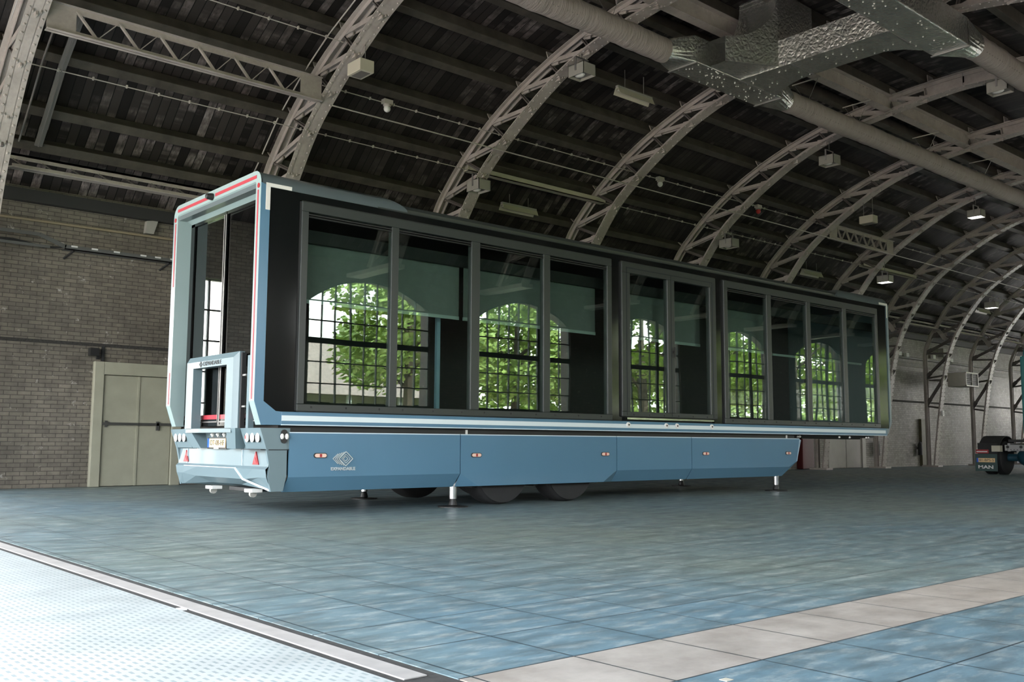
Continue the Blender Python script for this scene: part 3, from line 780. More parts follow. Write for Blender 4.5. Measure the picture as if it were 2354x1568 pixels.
# foil ducting: two side boxes, a cross box, a vertical trunk with swept elbow, tapered ends
root = empty('foil_duct_junction', (10.2, -.9, 7.83)); zb, zt = 7.82, 8.34
def taper(b, xa, ya0, ya1, za0, za1, xb, yc, zc, r):
    """square end at xa blending to a round mouth at xb"""
    n = 24; vs = []
    for k in range(n):
        a = 2*math.pi*k/n; ca, sa = math.cos(a), math.sin(a); m_ = max(abs(ca), abs(sa))
        vs.append((xa, (ya0+ya1)/2+(ya1-ya0)/2*ca/m_, (za0+za1)/2+(za1-za0)/2*sa/m_))
    for k in range(n):
        a = 2*math.pi*k/n; vs.append((xb, yc+r*math.cos(a), zc+r*math.sin(a)))
    b.add(vs, [(k, (k+1) % n, n+(k+1) % n, n+k) for k in range(n)])
def quilt(b, x0, x1, y0, y1, z0, z1):
    b.box(x0, x1, y0, y1, z0, z1)
b = MB(); b.box(8.75, 11.5, .5, 1.13, zb, zt); taper(b, 8.75, .5, 1.13, zb, zt, 8.3, .9, DZ, DR*.98); taper(b, 11.5, .5, 1.13, zb, zt, 12.25, .9, DZ, DR*.98)
b.build('side_box', 'foil', root, bevel=.02)
b = MB(); b.box(7.4, 11.7, -3.15, -2.5, zb, zt); taper(b, 11.7, -3.15, -2.5, zb, zt, 12.35, -2.95, DZ, DR*.98); b.build('side_box', 'foil', root, bevel=.02)
b = MB()
yl = [.5, .25, 0, -.3, -.62, -1.0, -1.5, -2.0, -2.3, -2.5]
def flare(y):
    a = max(0, (y+.62)/1.12) if y > -.62 else max(0, (-2.0-y)/.5)
    return .75*a*a*.6
for ya, yb2 in zip(yl[:-1], yl[1:]):
    b.prism([(10.1, ya), (10.1, yb2), (10.88+flare(yb2), yb2), (10.88+flare(ya), ya)], 'Z', zb+.004, zt-.004)
b.build('cross_box', 'foil', root)
b = MB(); b.box(10.1, 11.3, -.36, .48, zt-.1, 9.34); b.build('trunk', 'foil', root, bevel=.02)
# swept elbow from the trunk towards the near duct
b = MB(); K = 12; R = .95; vs = []
for i in range(K+1):
    a = math.pi/2*i/K; x = 10.1-R+R*math.cos(a); z = zt-.02+R-R*math.sin(a)
    vs += [(x, -.36+.5*(i/K)**2, z), (x, .48, z)]
vs2 = [(10.12, -.36, zb+.05), (10.12, .48, zb+.05)]
nv = len(vs)
fs = [(2*i, 2*i+1, 2*i+3, 2*i+2) for i in range(K)]
b.add(vs+[(v[0], v[1], min(v[2], zb+.02)) for v in vs], fs+[(2*i, 2*i+2, nv+2*i+2, nv+2*i) for i in range(K)]+[(2*i+1, nv+2*i+1, nv+2*i+3, 2*i+3) for i in range(K)]+[(nv+2*i, nv+2*i+2, nv+2*i+3, nv+2*i+1) for i in range(K)])
b.build('elbow', 'foil', root)
b = MB()
for i in range(1, 11):
    z = zt+.1+i*.085; b.box(10.088, 10.10, -.36, .48, z, z+.02)
b.build('seam_ribs', 'foil', root)
for x in (8.75, 11.5): MB().box(x-.02, x+.02, .48, 1.15, zb-.02, zb).build('flange_strip', 'steel_dull', root)
for yy in (.5, -.62, -2.5): MB().box(10.1, 10.88, yy-.015, yy+.015, zb-.012, zb).build('flange_strip', 'steel_dull', root)
MB().box(11.68, 11.72, -3.17, -2.48, zb-.02, zb).build('flange_strip', 'steel_dull', root)
b = MB()
for i in range(90):
    if i % 3: b.dome((random.uniform(8.8, 11.45), random.uniform(.52, 1.1), zb), (0, 0, -1), .016, 5)
    else: b.dome((random.uniform(10.15, 10.85), random.uniform(-2.4, .45), zb), (0, 0, -1), .016, 5)
for i in range(40): b.dome((random.uniform(7.5, 11.6), random.uniform(-3.1, -2.52), zb), (0, 0, -1), .016, 5)
b.build('pin_heads', 'mark_white', root)['kind'] = 'stuff'
tag(root, 'silver foil air duct junction under the roof with vertical trunk and side boxes', 'duct junction')

# ------------------------------------------------------------------ north wall fittings
# double steel door with frame (behind the trailer's left)
b = MB().box(.93, 1.11, YN-.10, YN+.02, 0, 2.32).box(2.43, 2.62, YN-.10, YN+.02, 0, 2.32).box(1.11, 2.43, YN-.10, YN+.02, 2.08, 2.32)
d = struct(b.build('door_1', 'door_paint', bevel=.01))
for x0, x1 in ((1.12, 1.765), (1.775, 2.42)):
    MB().box(x0, x1, YN-.055, YN+.01, .01, 2.07).build('door_leaf', 'door_paint', d, bevel=.006)
MB().box(1.75, 1.79, YN-.07, YN-.05, .01, 2.07).build('cover_strip', 'door_paint', d)
MB().box(1.11, 2.45, YN-.10, YN-.075, 1.14, 1.19).box(1.17, 1.21, YN-.09, YN-.05, 1.10, 1.22).box(2.13, 2.18, YN-.10, YN-.05, 1.05, 1.22).build('push_bar', 'bar_dark', d)
for z in (.35, 1.0, 1.85):
    MB().box(1.10, 1.13, YN-.075, YN-.05, z, z+.11).build('door_hinge', 'door_paint', d)
# second door far right, seen under the trailer nose
b = MB().box(26.2, 26.36, YN-.10, YN+.02, 0, 2.3).box(28.55, 28.8, YN-.10, YN+.02, 0, 2.3).box(26.36, 28.55, YN-.10, YN+.02, 2.1, 2.3)
d = struct(b.build('door_2', 'door_far', bevel=.01))
for x0, x1 in ((26.37, 27.44), (27.47, 28.54)): MB().box(x0, x1, YN-.06, YN+.01, .02, 2.09).build('door_leaf', 'door_far', d)
# small camera over the door
r = empty('wall_camera', (.90, YN-.1, 2.4)); MB().box(.82, .98, YN-.16, YN-.02, 2.42, 2.56).build('housing', 'black_matte', r); MB().box(.97, 1.02, YN-.06, YN, 2.36, 2.44).build('bracket', 'black_matte', r)
tag(r, 'small black box fixture on the brick wall above the cream double door', 'wall fixture')
tag(MB().box(1.06, 1.11, YN-.04, YN+.01, 2.33, 2.62).build('conduit_drop', 'cabinet_dark'), 'short dark vertical conduit dropping to the cream door frame', 'conduit')
# ochre pipe and cable tray
conduit([(-2.2, YN-.07, 4.80), (9, YN-.07, 4.84)], .024, 'thin ochre pipe running along the top of the left brick wall', 'pipe_ochre', False)
r = empty('cable_tray', (-1.5, YN-.2, 4.3))
b = MB().box(.25, 2.45, YN-.24, YN-.22, 4.32, 4.40).box(.25, 2.45, YN-.24, YN-.06, 4.32, 4.335); b.build('tray', 'tray_steel', r)
b = MB().box(-1.6, -.18, YN-.24, YN-.22, 4.50, 4.56).bar((-.18, YN-.23, 4.53), (.27, YN-.23, 4.36), .02, .07, (0, 1, 0)).box(-1.6, .0, YN-.24, YN-.22, 4.30, 4.35); b.build('tray', 'tray_steel', r)
for x in (.42, 2.2): MB().bar((x, YN-.2, 4.31), (x-.12, YN-.02, 4.18), .03, .03).build('bracket', 'cabinet_dark', r)
for x in (.36, .72, 1.12, 1.62, 1.9, 2.2): MB().box(x, x+.11, YN-.252, YN-.24, 4.37, 4.40).build('tag_plate', 'paper_tag', r)
for q in range(3): MB().tube([(-1.6, YN-.2, 4.36+.02*q), (-.6, YN-.2, 4.40-.02*q), (-.1, YN-.19, 4.33-.015*q), (.3, YN-.2, 4.36)], .01, 5).build('cable', 'black_matte', r)
tag(r, 'grey cable tray on brackets with white tags on the left brick wall', 'cable tray')
tag(MB().prism([(1.74, 4.86), (1.90, 4.86), (1.98, 5.14), (1.76, 5.10)], 'Y', YN-.12, YN+.01).build('bracket_plate', 'lamp_housing'), 'pale steel bracket plate at the top of the left brick wall', 'bracket')
tag(MB().box(-1.0, -.72, YN-.02, YN+.01, .36, .52).build('notice_plate', 'sign_white'), 'small pale plate low on the brick wall at the left edge', 'plate')
# heater
r = empty('unit_heater', (34.5, 7.2, 3.2)); x0, x1 = 34.2, 35.35; y0, y1 = 6.95, 7.7
b = MB().box(x0, x1, y0+.04, y1, 3.22, 3.79); b.build('casing', 'heater_cream', r, bevel=.02)
b = MB().box(x0, x1, y0, y0+.04, 3.22, 3.27).box(x0, x1, y0, y0+.04, 3.74, 3.79).box(x0, x0+.05, y0, y0+.04, 3.22, 3.79).box(x1-.05, x1, y0, y0+.04, 3.22, 3.79).box((x0+x1)/2-.015, (x0+x1)/2+.015, y0, y0+.04, 3.22, 3.79); b.build('front_frame', 'heater_cream', r)
MB().box(x0+.05, x1-.05, y0+.03, y0+.045, 3.27, 3.74).build('dark_core', 'cabinet_dark', r)
for i in range(6):
    z = 3.30+.075*i; MB().bar((x0+.05, y0+.02, z), (x1-.05, y0+.02, z), .04, .008, (0, 1, .6)).build('louver', 'conduit_dark', r)
MB().box(x0+.1, x0+.14, y1, YN, 3.5, 3.55).box(x1-.14, x1-.1, y1, YN, 3.5, 3.55).build('bracket', 'truss_dark', r)
tag(r, 'cream unit heater with dark louvred front mounted high on the right wall', 'heater')
# conduit run on the right wall with small boxes
root = conduit([(31.4, YN-.08, 4.33), (47.5, YN-.08, 4.33)], .04, 'thick dark conduit with small white boxes along the right brick wall', 'conduit_dark', False)
for x, z in ((31.5, 4.38), (32.1, 4.36), (34.4, 4.42), (36.0, 4.38)): MB().box(x, x+.22, YN-.16, YN-.04, z, z+.16).build('junction_box', 'sign_white', root)
tag(MB().box(35.2, 35.5, YN-.22, YN, 4.55, 4.9).build('switch_box', 'lamp_housing'), 'grey switch box above the dark conduit on the right wall', 'switch box')
# column niches: dark posts, extinguishers
def extinguisher(x, label):
    r = empty('fire_extinguisher', (x, YN-.15, .45))
    MB().lathe([(.0, 0), (.08, .0), (.085, .05), (.085, .42), (.05, .5), (.03, .52), (.0, .52)], (x, YN-.13, .45), n=14).build('cylinder', 'cabinet_dark', r, smooth=True)
    MB().tube([(x, YN-.13, .95), (x, YN-.13, 1.02), (x+.09, YN-.14, .98), (x+.1, YN-.14, .6)], .015, 6).build('hose', 'black_matte', r)
    MB().box(x-.03, x+.03, YN-.06, YN+.01, .7, .76).build('bracket', 'cabinet_dark', r)
    tag(r, label, 'fire extinguisher', 'fire extinguishers')
extinguisher(33.0, 'dark fire extinguisher on the wall beside the numbered truss foot')
extinguisher(29.6, 'dark fire extinguisher low on the wall right of the far pale door')
tag(MB().box(33.2, 33.9, YN-.12, YN, .02, 1.9).build('wall_cabinet', 'olive_panel', bevel=.01), 'narrow olive cabinet on the right wall behind the numbered truss foot', 'cabinet')
tag(MB().box(24.3, 25.0, YN-.25, YN-.005, .02, 2.1).build('fire_post', 'fire_red', bevel=.01), 'dark red panel beside the far pale door, seen under the trailer nose', 'panel')
tag(MB().box(22.6, 23.5, YN-.3, YN, .01, 1.2).build('wall_box', 'lamp_housing', bevel=.01), 'low grey box against the wall right of the trailer skirt end', 'box')
r = tag(MB().box(32.78, 32.92, 7.30, 7.36, 2.0, 2.2).build('number_sign', 'sign_white'), 'small white sign with a black 1 on a truss foot', 'sign')
text_mesh('lettering', '1', 'text_dark', .2, (32.85, 7.297, 2.1), (1, 0, 0), (0, 0, 1), r)

# ------------------------------------------------------------------ the expandable trailer
T = empty('expandable_trailer', (0, 0, 0)); WORLD[T.name] = Vector((0, 0, 0))
L, Wd, H = 14.57, 2.55, 4.0
def part(mb, name, mat, parent=None, **kw): return mb.build(name, mat, T if parent is None else parent, **kw)
# black side shell (near side) with openings for the three window groups
UN = [(.52, 5.88), (6.11, 8.50), (8.73, 14.05)]
WZ0, WZ1 = 1.205, 3.70
b = MB(); xs = .11
for a, c in UN:
    b.box(xs, a+.03, 0.005, .06, 1.19, 3.80); b.box(a+.03, c-.03, 0.005, .06, WZ1-.03, 3.80); xs = c-.03
b.box(xs, 14.46, .005, .06, 1.19, 3.80); part(b, 'side_panel', 'black_gloss')
part(MB().box(.11, 14.46, Wd-.06, Wd-.005, 1.04, 3.80), 'side_panel', 'black_gloss')
part(MB().box(.3, 14.4, .06, Wd-.06, 1.06, 1.20), 'floor_slab', 'inside_floor')
# roof: grey rounded end caps and the lower black middle part
def cap(x0, x1, endcut):
    prof = []
    Rr = .20
    for i in range(9):
        a = math.pi/2*i/8; prof.append((Rr-Rr*math.cos(a), 3.80+Rr*math.sin(a)))
    b = MB(); n2 = len(prof)
    loops = []
    for sgn in (0, 1):
        pass
    def xe(z):      # curved end of the cap on the middle side
        f = (z-3.80)/.2
        return (x1-.38*f**2.2) if endcut > 0 else (x0+.30*f**2.2)
    outl = [(y, z) for y, z in prof]+[(Wd-y, z) for y, z in prof[::-1]]
    vs = []
    for y, z in outl:
        if endcut > 0: vs += [(x0, y, z), (xe(z), y, z)]
        else: vs += [(xe(z), y, z), (x1, y, z)]
    m_ = len(outl)
    fs = [(2*i, 2*i+1, 2*i+3, 2*i+2) for i in range(m_-1)]
    fs += [tuple(2*i for i in range(m_)), tuple(2*i+1 for i in range(m_))[::-1], (0, 1, 2*m_-1, 2*m_-2)]
    b.add(vs, fs); return b
part(cap(.02, 2.06, 1), 'roof_cap', 'paint_cap', smooth=True)
part(cap(12.52, 14.55, -1), 'roof_cap', 'paint_cap', smooth=True)
b = MB()
prof = [(.02, 3.78), (.0, 3.80), (.0, 3.815), (.05, 3.83), (.045, 3.86), (.06, 3.90), (.10, 3.92), (.16, 3.915), (.18, 3.90), (.24, 3.90)]
pr = prof+[(Wd-y, z) for y, z in prof[::-1]]
b.prism(pr, 'X', 1.6, 12.9); part(b, 'roof_panel', 'frame_dark')
# rear ring frame
def ring_outline(off):
    """closed outline in (y, z); off = inset"""
    pts = []
    R = .16
    y0, y1, z1 = off, Wd-off, H-off; rr = max(R-off, .012)
    for i in range(7):
        a = math.pi/2*i/6; pts.append((y0+rr-rr*math.cos(a), z1-rr+rr*math.sin(a)))
    for i in range(7):
        a = math.pi/2*(1-i/6); pts.append((y1-rr+rr*math.cos(a), z1-rr+rr*math.sin(a)))
    return pts
o_ = ring_outline(0); i_ = ring_outline(.13); dp = [(y if True else y, z) for y, z in ring_outline(.155)]
dp = [(min(max(y, .14), Wd-.14), min(z, 3.76)) for y, z in i_]
low = 1.31
def ringstrip(b, A, xa, B, xb, xl=None):
    """skin between two open outlines (both go up, over, and down), extended down to z=low"""
    A = [(A[0][0], low)]+A+[(A[-1][0], low)]; B = [(B[0][0], low)]+B+[(B[-1][0], low)]
    vs = [(xa, y, z) for y, z in A]+[(xb, y, z) for y, z in B]; n_ = len(A)
    b.add(vs, [(k, k+1, n_+k+1, n_+k) for k in range(n_-1)])
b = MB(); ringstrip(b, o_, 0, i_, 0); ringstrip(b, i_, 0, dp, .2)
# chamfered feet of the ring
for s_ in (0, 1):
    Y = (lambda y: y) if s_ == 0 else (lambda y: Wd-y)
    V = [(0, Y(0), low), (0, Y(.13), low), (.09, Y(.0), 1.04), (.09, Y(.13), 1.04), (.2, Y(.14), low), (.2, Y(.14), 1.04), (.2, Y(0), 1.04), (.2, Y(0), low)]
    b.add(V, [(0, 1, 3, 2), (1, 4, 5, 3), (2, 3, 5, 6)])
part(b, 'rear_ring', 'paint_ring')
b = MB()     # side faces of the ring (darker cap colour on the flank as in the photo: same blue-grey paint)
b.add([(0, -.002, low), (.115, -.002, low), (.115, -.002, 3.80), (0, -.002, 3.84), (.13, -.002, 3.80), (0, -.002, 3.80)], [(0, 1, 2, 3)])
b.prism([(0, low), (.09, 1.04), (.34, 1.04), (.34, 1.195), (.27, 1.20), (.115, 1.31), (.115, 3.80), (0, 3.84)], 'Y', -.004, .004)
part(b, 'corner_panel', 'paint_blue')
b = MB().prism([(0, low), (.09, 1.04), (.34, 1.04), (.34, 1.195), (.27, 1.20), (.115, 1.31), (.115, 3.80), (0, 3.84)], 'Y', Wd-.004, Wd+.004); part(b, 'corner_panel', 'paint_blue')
# red and white conspicuity strips on the ring
b = MB()
b.box(-.004, 0, .055, .085, low+.02, 3.76); b.box(-.004, 0, Wd-.085, Wd-.055, low+.02, 1.75); b.box(-.004, 0, Wd-.085, Wd-.055, 2.9, 3.76)
b.box(-.004, 0, .12, 1.25, 3.905, 3.945); b.box(-.004, 0, 1.42, 2.42, 3.905, 3.945)
b.box(.19, .195, .15, Wd-.15, 1.125, 1.18)
part(b, 'red_strip', 'mark_red')
part(MB().box(-.004, 0, Wd-.10, Wd-.02, 1.8, 2.88), 'pale_strip', 'mark_white')
b = MB().prism([(.06, 3.845), (.39, 3.845), (.39, 3.80), (.115, 3.80), (.115, 3.525), (.06, 3.525)], 'Y', -.008, -.004); part(b, 'corner_mark', 'mark_white')
b = MB().prism([(14.19, 3.86), (14.54, 3.86), (14.52, 3.55), (14.49, 3.55), (14.49, 3.815), (14.19, 3.815)], 'Y', -.008, -.004); part(b, 'corner_mark', 'mark_white')
# rear camera
c_ = part(MB().lathe([(.0, -.09), (.035, -.085), (.045, -.02), (.045, .0)], (-.0, 1.33, 3.915), 'X', 14), 'rear_camera', 'black_matte', smooth=True)
part(MB().lathe([(.0, -.004), (.024, -.002), (.024, .004)], (-.09, 1.33, 3.915), 'X', 12), 'camera_lens', 'chrome', c_)
for yy in (.06, Wd-.06): part(MB().lathe([(.0, -.006), (.03, -.006), (.03, .0)], (-.0, yy, 3.81), 'X', 12), 'marker_lamp', 'lamp_red')
# rear glazing
f = MB().box(.19, .24, Wd-.25, Wd-.14, 1.06, 3.76).box(.19, .24, .14, .17, 1.06, 3.76).box(.19, .24, .14, Wd-.14, 3.72, 3.76).box(.19, .24, .14, Wd-.14, 1.04, 1.125).box(.185, .24, 1.31, 1.36, 1.06, 3.76)
fr_ = part(f, 'rear_window', 'black_gloss')
part(MB().box(.18, .186, 1.302, 1.315, 1.1, 3.72).box(.18, .186, 1.355, 1.368, 1.1, 3.72).box(.18, .19, .17, 1.3, 1.085, 1.10).box(.18, .19, 1.37, 2.3, 1.085, 1.10), 'window_trim', 'steel_dull', fr_)
for y0, y1 in ((.17, 1.31), (1.36, Wd-.25)): part(MB().box(.21, .222, y0, y1, 1.125, 3.72), 'pane', 'glass_rear', fr_)
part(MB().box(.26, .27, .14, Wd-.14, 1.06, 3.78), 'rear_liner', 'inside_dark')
# bottom rail of the body with pale stripe
b = MB().box(.34, 14.35, -.006, .05, 1.045, 1.195).prism([(.34, 1.04), (14.34, 1.04), (14.34, 1.052), (.34, 1.052)], 'Y', -.014, .0); part(b, 'bottom_rail', 'paint_blue', bevel=.004)
part(MB().box(.345, 14.29, -.010, -.006, 1.09, 1.152), 'pale_stripe', 'stripe_white')
part(MB().box(.34, 14.33, -.017, -.004, 1.038, 1.050), 'edge_trim', 'edge_light')
part(MB().box(.34, 14.35, Wd-.05, Wd+.006, 1.04, 1.195), 'bottom_rail', 'paint_blue')
# front ring
b = MB(); b.prism([(14.45, 1.195), (14.33, 1.195), (14.33, 1.04), (14.37, 1.04), (14.57, 1.31), (14.57, 3.84), (14.50, 3.84), (14.50, 1.36)], 'Y', -.004, .05)
b.prism([(14.45, 1.195), (14.33, 1.195), (14.33, 1.04), (14.37, 1.04), (14.57, 1.31), (14.57, 3.84), (14.50, 3.84), (14.50, 1.36)], 'Y', Wd-.05, Wd+.004)
b.add([(14.57, 0, 1.31), (14.57, Wd, 1.31), (14.57, Wd, 3.84), (14.57, 0, 3.84), (14.37, 0, 1.04), (14.37, Wd, 1.04)], [(0, 1, 2, 3), (0, 4, 5, 1)])
part(b, 'front_ring', 'paint_grey')
# windows, near side
def window_unit(x0, x1, panes, door=False):
    fr = MB(); yA, yB = -.035, .05; sw = .10; hd = .12
    inner = WZ0+.085; top = WZ1-(.12 if not door else .17)
    if door: sw = .19; inner = 1.345
    fr.box(x0, x1, yA, yB, WZ0 if not door else 1.27, inner).box(x0, x1, yA, yB, top, WZ1)
    edges = [x0]+[q for a in panes for q in a]+[x1]
    for i in range(0, len(edges), 2): fr.box(edges[i], edges[i+1], yA, yB, inner, top)
    fo = part(fr, 'window_unit', 'frame_dark', bevel=.006)
    for a, c in panes:
        part(MB().box(a, c, -.005, .008, inner, top), 'pane', 'glass_trailer', fo)
        if not door: part(MB().box(a, c, -.022, .0, top-.035, top-.02).tube([(a, -.012, top-.055), (c, -.012, top-.055)], .011, 6), 'blind_roller', 'black_matte', fo)
    bl = MB()
    for a, c in panes:
        for k in range(3): bl.dome((a+(c-a)*(.08+.4*k), yA, WZ0+.05 if not door else 1.30), (0, -1, 0), .014, 6)
    part(bl, 'bolts', 'black_matte', fo)
    part(MB().box(x0-.012, x1+.012, -.008, .03, WZ0-.01 if not door else 1.26, WZ1+.012), 'gasket', 'black_matte', fo)
    return fo
window_unit(.52, 5.88, [(.61, 1.80), (1.91, 3.10), (3.25, 4.44), (4.57, 5.78)])
window_unit(8.73, 14.05, [(8.84, 10.02), (10.16, 11.34), (11.48, 12.66), (12.80, 13.96)])
du = window_unit(6.11, 8.50, [(6.30, 7.21), (7.39, 8.33)], True)
part(MB().box(6.21, 6.225, -.039, -.03, 1.29, 3.62).box(8.39, 8.405, -.039, -.03, 1.29, 3.62).box(6.21, 8.4, -.039, -.03, 3.60, 3.615).box(7.295, 7.305, -.039, -.03, 1.29, 3.6), 'leaf_gap', 'seam_dark', du)
part(MB().box(7.33, 7.36, -.075, -.06, 2.25, 2.42).box(7.33, 7.36, -.07, -.03, 2.32, 2.36), 'door_handle', 'black_matte', du)
part(MB().box(6.22, 8.41, -.03, .02, 1.225, 1.252), 'door_sill', 'chrome', du)
# gasket blocks the opening behind the panes? no: cut it to a rim
for ch in list(T.children):
    for g_ in ch.children:
        if g_.name.startswith('gasket'):
            xs_ = [v.co.x for v in g_.data.vertices]; x0, x1 = min(xs_), max(xs_); zs_ = [v.co.z for v in g_.data.vertices]; z0, z1 = min(zs_), max(zs_)
            nb = MB().box(x0, x0+.016, -.008, .03, z0, z1).box(x1-.016, x1, -.008, .03, z0, z1).box(x0, x1, -.008, .03, z1-.016, z1).box(x0, x1, -.008, .03, z0, z0+.014)
            me = bpy.data.meshes.new('gasket'); me.from_pydata(nb.v, [], nb.f); me.materials.append(MATS['black_matte']); g_.data = me
for x in (6.26, 7.17, 7.44, 8.36):
    k = part(MB().lathe([(.0, -.02), (.038, -.02), (.042, -.008), (.042, .0)], (x, -.008, 1.14), 'Y', 14), 'latch_knob', 'mark_white', smooth=True)
    part(MB().lathe([(.0, -.006), (.014, -.006), (.014, .0)], (x, -.028, 1.14), 'Y', 10), 'knob_hole', 'black_matte', k)
# inside: blinds, ceiling beam, far liner, floor, post
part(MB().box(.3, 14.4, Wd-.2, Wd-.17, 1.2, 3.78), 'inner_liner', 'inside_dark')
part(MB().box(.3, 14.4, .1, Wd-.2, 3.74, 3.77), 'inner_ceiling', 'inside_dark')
for a, c in ((.55, 3.13), (3.21, 5.83), (6.2, 8.45), (8.78, 10.62)):
    bl = part(MB().box(a, c, .28, .285, 2.57, 3.30), 'roller_blind', 'blind')
    part(MB().box(a, c, .27, .295, 2.53, 2.575), 'blind_rail', 'blind_rail', bl)
    part(MB().tube([(a, .28, 3.36), (c, .28, 3.36)], .05, 10), 'blind_tube', 'inside_dark', bl)
part(MB().box(10.65, 13.9, .27, .295, 2.52, 2.56), 'inner_rail', 'blind_rail')
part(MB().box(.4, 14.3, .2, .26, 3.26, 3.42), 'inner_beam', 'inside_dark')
part(MB().box(2.93, 2.985, .5, .55, 1.2, 2.6), 'inner_post', 'post_blue')
# chassis strip, frame and skirts
part(MB().box(.35, 11.0, .08, Wd-.08, .93, 1.04), 'chassis', 'black_matte')
part(MB().box(.5, 10.4, .45, .65, .45, .93).box(.5, 10.4, Wd-.65, Wd-.45, .45, .93), 'chassis_rail', 'black_matte')
part(MB().box(3.11, 3.135, .06, .08, .965, 1.02).box(10.71, 10.735, .06, .08, .965, 1.02), 'reflector_tab', 'mark_white')
part(MB().box(11.0, 14.2, .2, Wd-.2, .99, 1.05).box(11.6, 13.8, .3, .4, .96, 1.0), 'nose_floor', 'black_matte')
b = MB()
for x in (11.3, 11.37, 12.8, 13.2, 13.86, 13.95): b.ellip((x, .2, 1.0), .03, .03, .025, 8, 5)
part(b, 'marker_lamps', 'lamp_white')
SK = [(.45, 2.953), (2.967, 5.993), (6.007, 7.813), (7.827, 11.1)]
zt_, zc_, zb_ = .95, .445, .275
for i, (a, c) in enumerate(SK):
    b = MB(); yi = .10
    if i == 1:        # wheel panel: runs flat to the bottom, chamfered corners
        vs = [(a, 0, zt_), (c, 0, zt_), (c, 0, zc_), (a, 0, zc_), (c-.30, 0, zb_), (a+.30, 0, zb_), (c-.02, yi, zb_), (a-.02+.0, yi, zb_)]
        fs = [(0, 1, 2, 4, 5, 3), (2, 6, 4), (3, 5, 7)]
        b.add(vs, fs)
    elif i == 3:
        vs = [(a, 0, zt_), (11.03, 0, zt_), (10.92, 0, .54), (10.62, 0, zc_), (a, 0, zc_), (a-.02, yi, zb_), (10.36, yi, zb_),
              (11.11, .02, .93), (10.97, .03, .54), (10.58, yi+.01, zb_)]
        vs[3] = (10.66, 0, zc_)
        b.add(vs, [(0, 1, 2, 3, 4), (4, 3, 6, 5), (1, 7, 8, 2), (2, 8, 9, 6), (2, 6, 3)])
    else:
        vs = [(a, 0, zt_), (c, 0, zt_), (c, 0, zc_), (a, 0, zc_), (c-.04, yi, zb_), (a-.03, yi, zb_)]
        b.add(vs, [(0, 1, 2, 3), (3, 2, 4, 5)])
    # back side thickness
    o = part(b, 'side_skirt', 'paint_blue', fix=True)
    sm = o.modifiers.new('thick', 'SOLIDIFY'); sm.thickness = .02; sm.offset = 0
    part(MB().box(a, min(c, 11.03), -.006, .03, zt_-.006, zt_+.012), 'skirt_edge', 'edge_light', o)
part(MB().prism([(11.045, .945), (10.935, .545), (10.92, .545), (11.03, .945)], 'Y', -.013, -.010).prism([(10.93, .55), (10.36, .285), (10.345, .295), (10.92, .56)], 'Y', -.012, -.010) if False else MB().bar((11.035, -.012, .94), (10.925, -.012, .545), .004, .010, (0, 1, 0)), 'fold_line', 'edge_light')
# far side skirt
part(MB().box(.45, 11.05, Wd-.03, Wd-.01, .45, .95), 'side_skirt', 'paint_blue')
for x, z in ((.87, .69), (3.24, .685), (5.75, .69), (8.2, .69), (10.65, .69)):
    k = MB()
    sh = [(x-.07+.03*math.cos(a)-.0, z+.03*math.sin(a)) for a in [math.pi/2+math.pi*i/8 for i in range(9)]]+[(x+.05+.03*math.cos(a), z+.03*math.sin(a)) for a in [-math.pi/2+math.pi*i/8 for i in range(9)]]
    ko = part(k.prism(sh, 'Y', -.018, -.004), 'side_marker', 'black_matte')
    sh2 = [(x-.01+(q[0]-x+.01)*.86, z+(q[1]-z)*.72) for q in sh]
    part(MB().prism(sh2, 'Y', -.026, -.016), 'marker_lens', 'lamp_amber', ko)
    part(MB().box(x-.025, x+.005, -.028, -.02, z-.018, z+.018), 'marker_bulb', 'lamp_red', ko)
# logo: nested open diamonds, and lettering
b = MB(); lx, lz = 1.165, .65; yl_ = -.018
def chev(cx, w_, h_, full_, wd=.006):
    pts = [(cx, lz+h_), (cx+w_, lz), (cx, lz-h_), (cx-w_, lz)]
    segs = [(0, 1), (1, 2), (2, 3), (3, 0)] if full_ else [(3, 0), (2, 3)]
    for i, j in segs:
        p_, q_ = pts[i], pts[j]; b.bar((p_[0], yl_, p_[1]), (q_[0], yl_, q_[1]), .012, wd, (0, 1, 0))
chev(1.205, .095, .085, True, .009); chev(1.205, .060, .053, True, .005); chev(1.200, .033, .03, True, .005)
for i in range(4):
    cx = 1.18-.028*i; h_ = .08-.007*i; chev(cx, .075-.002*i, h_, False, .007)
part(b, 'logo', 'text_light')
text_mesh('lettering', 'EXPANDABLE', 'text_light', .052, (1.17, -.016, .53), (1, 0, 0), (0, 0, 1), T, .005, .335, .0012)
# jacks
for x, y in ((2.96, .14), (10.45, .14), (3.03, 2.42), (10.55, 2.42)):
    j = part(MB().lathe([(.055, .13), (.055, .42), (.0, .42)] if False else [(.0, .11), (.052, .11), (.052, .6), (.0, .6)], (x, y, 0), n=16), 'jack_leg', 'chrome', smooth=True)
    part(MB().lathe([(.0, .012), (.20, .012), (.20, .0), (.0, 0)], (x, y, 0), n=20).lathe([(.05, .012), (.06, .03), (.05, .07), (.035, .12)], (x, y, 0), n=14), 'jack_foot', 'black_matte', j)
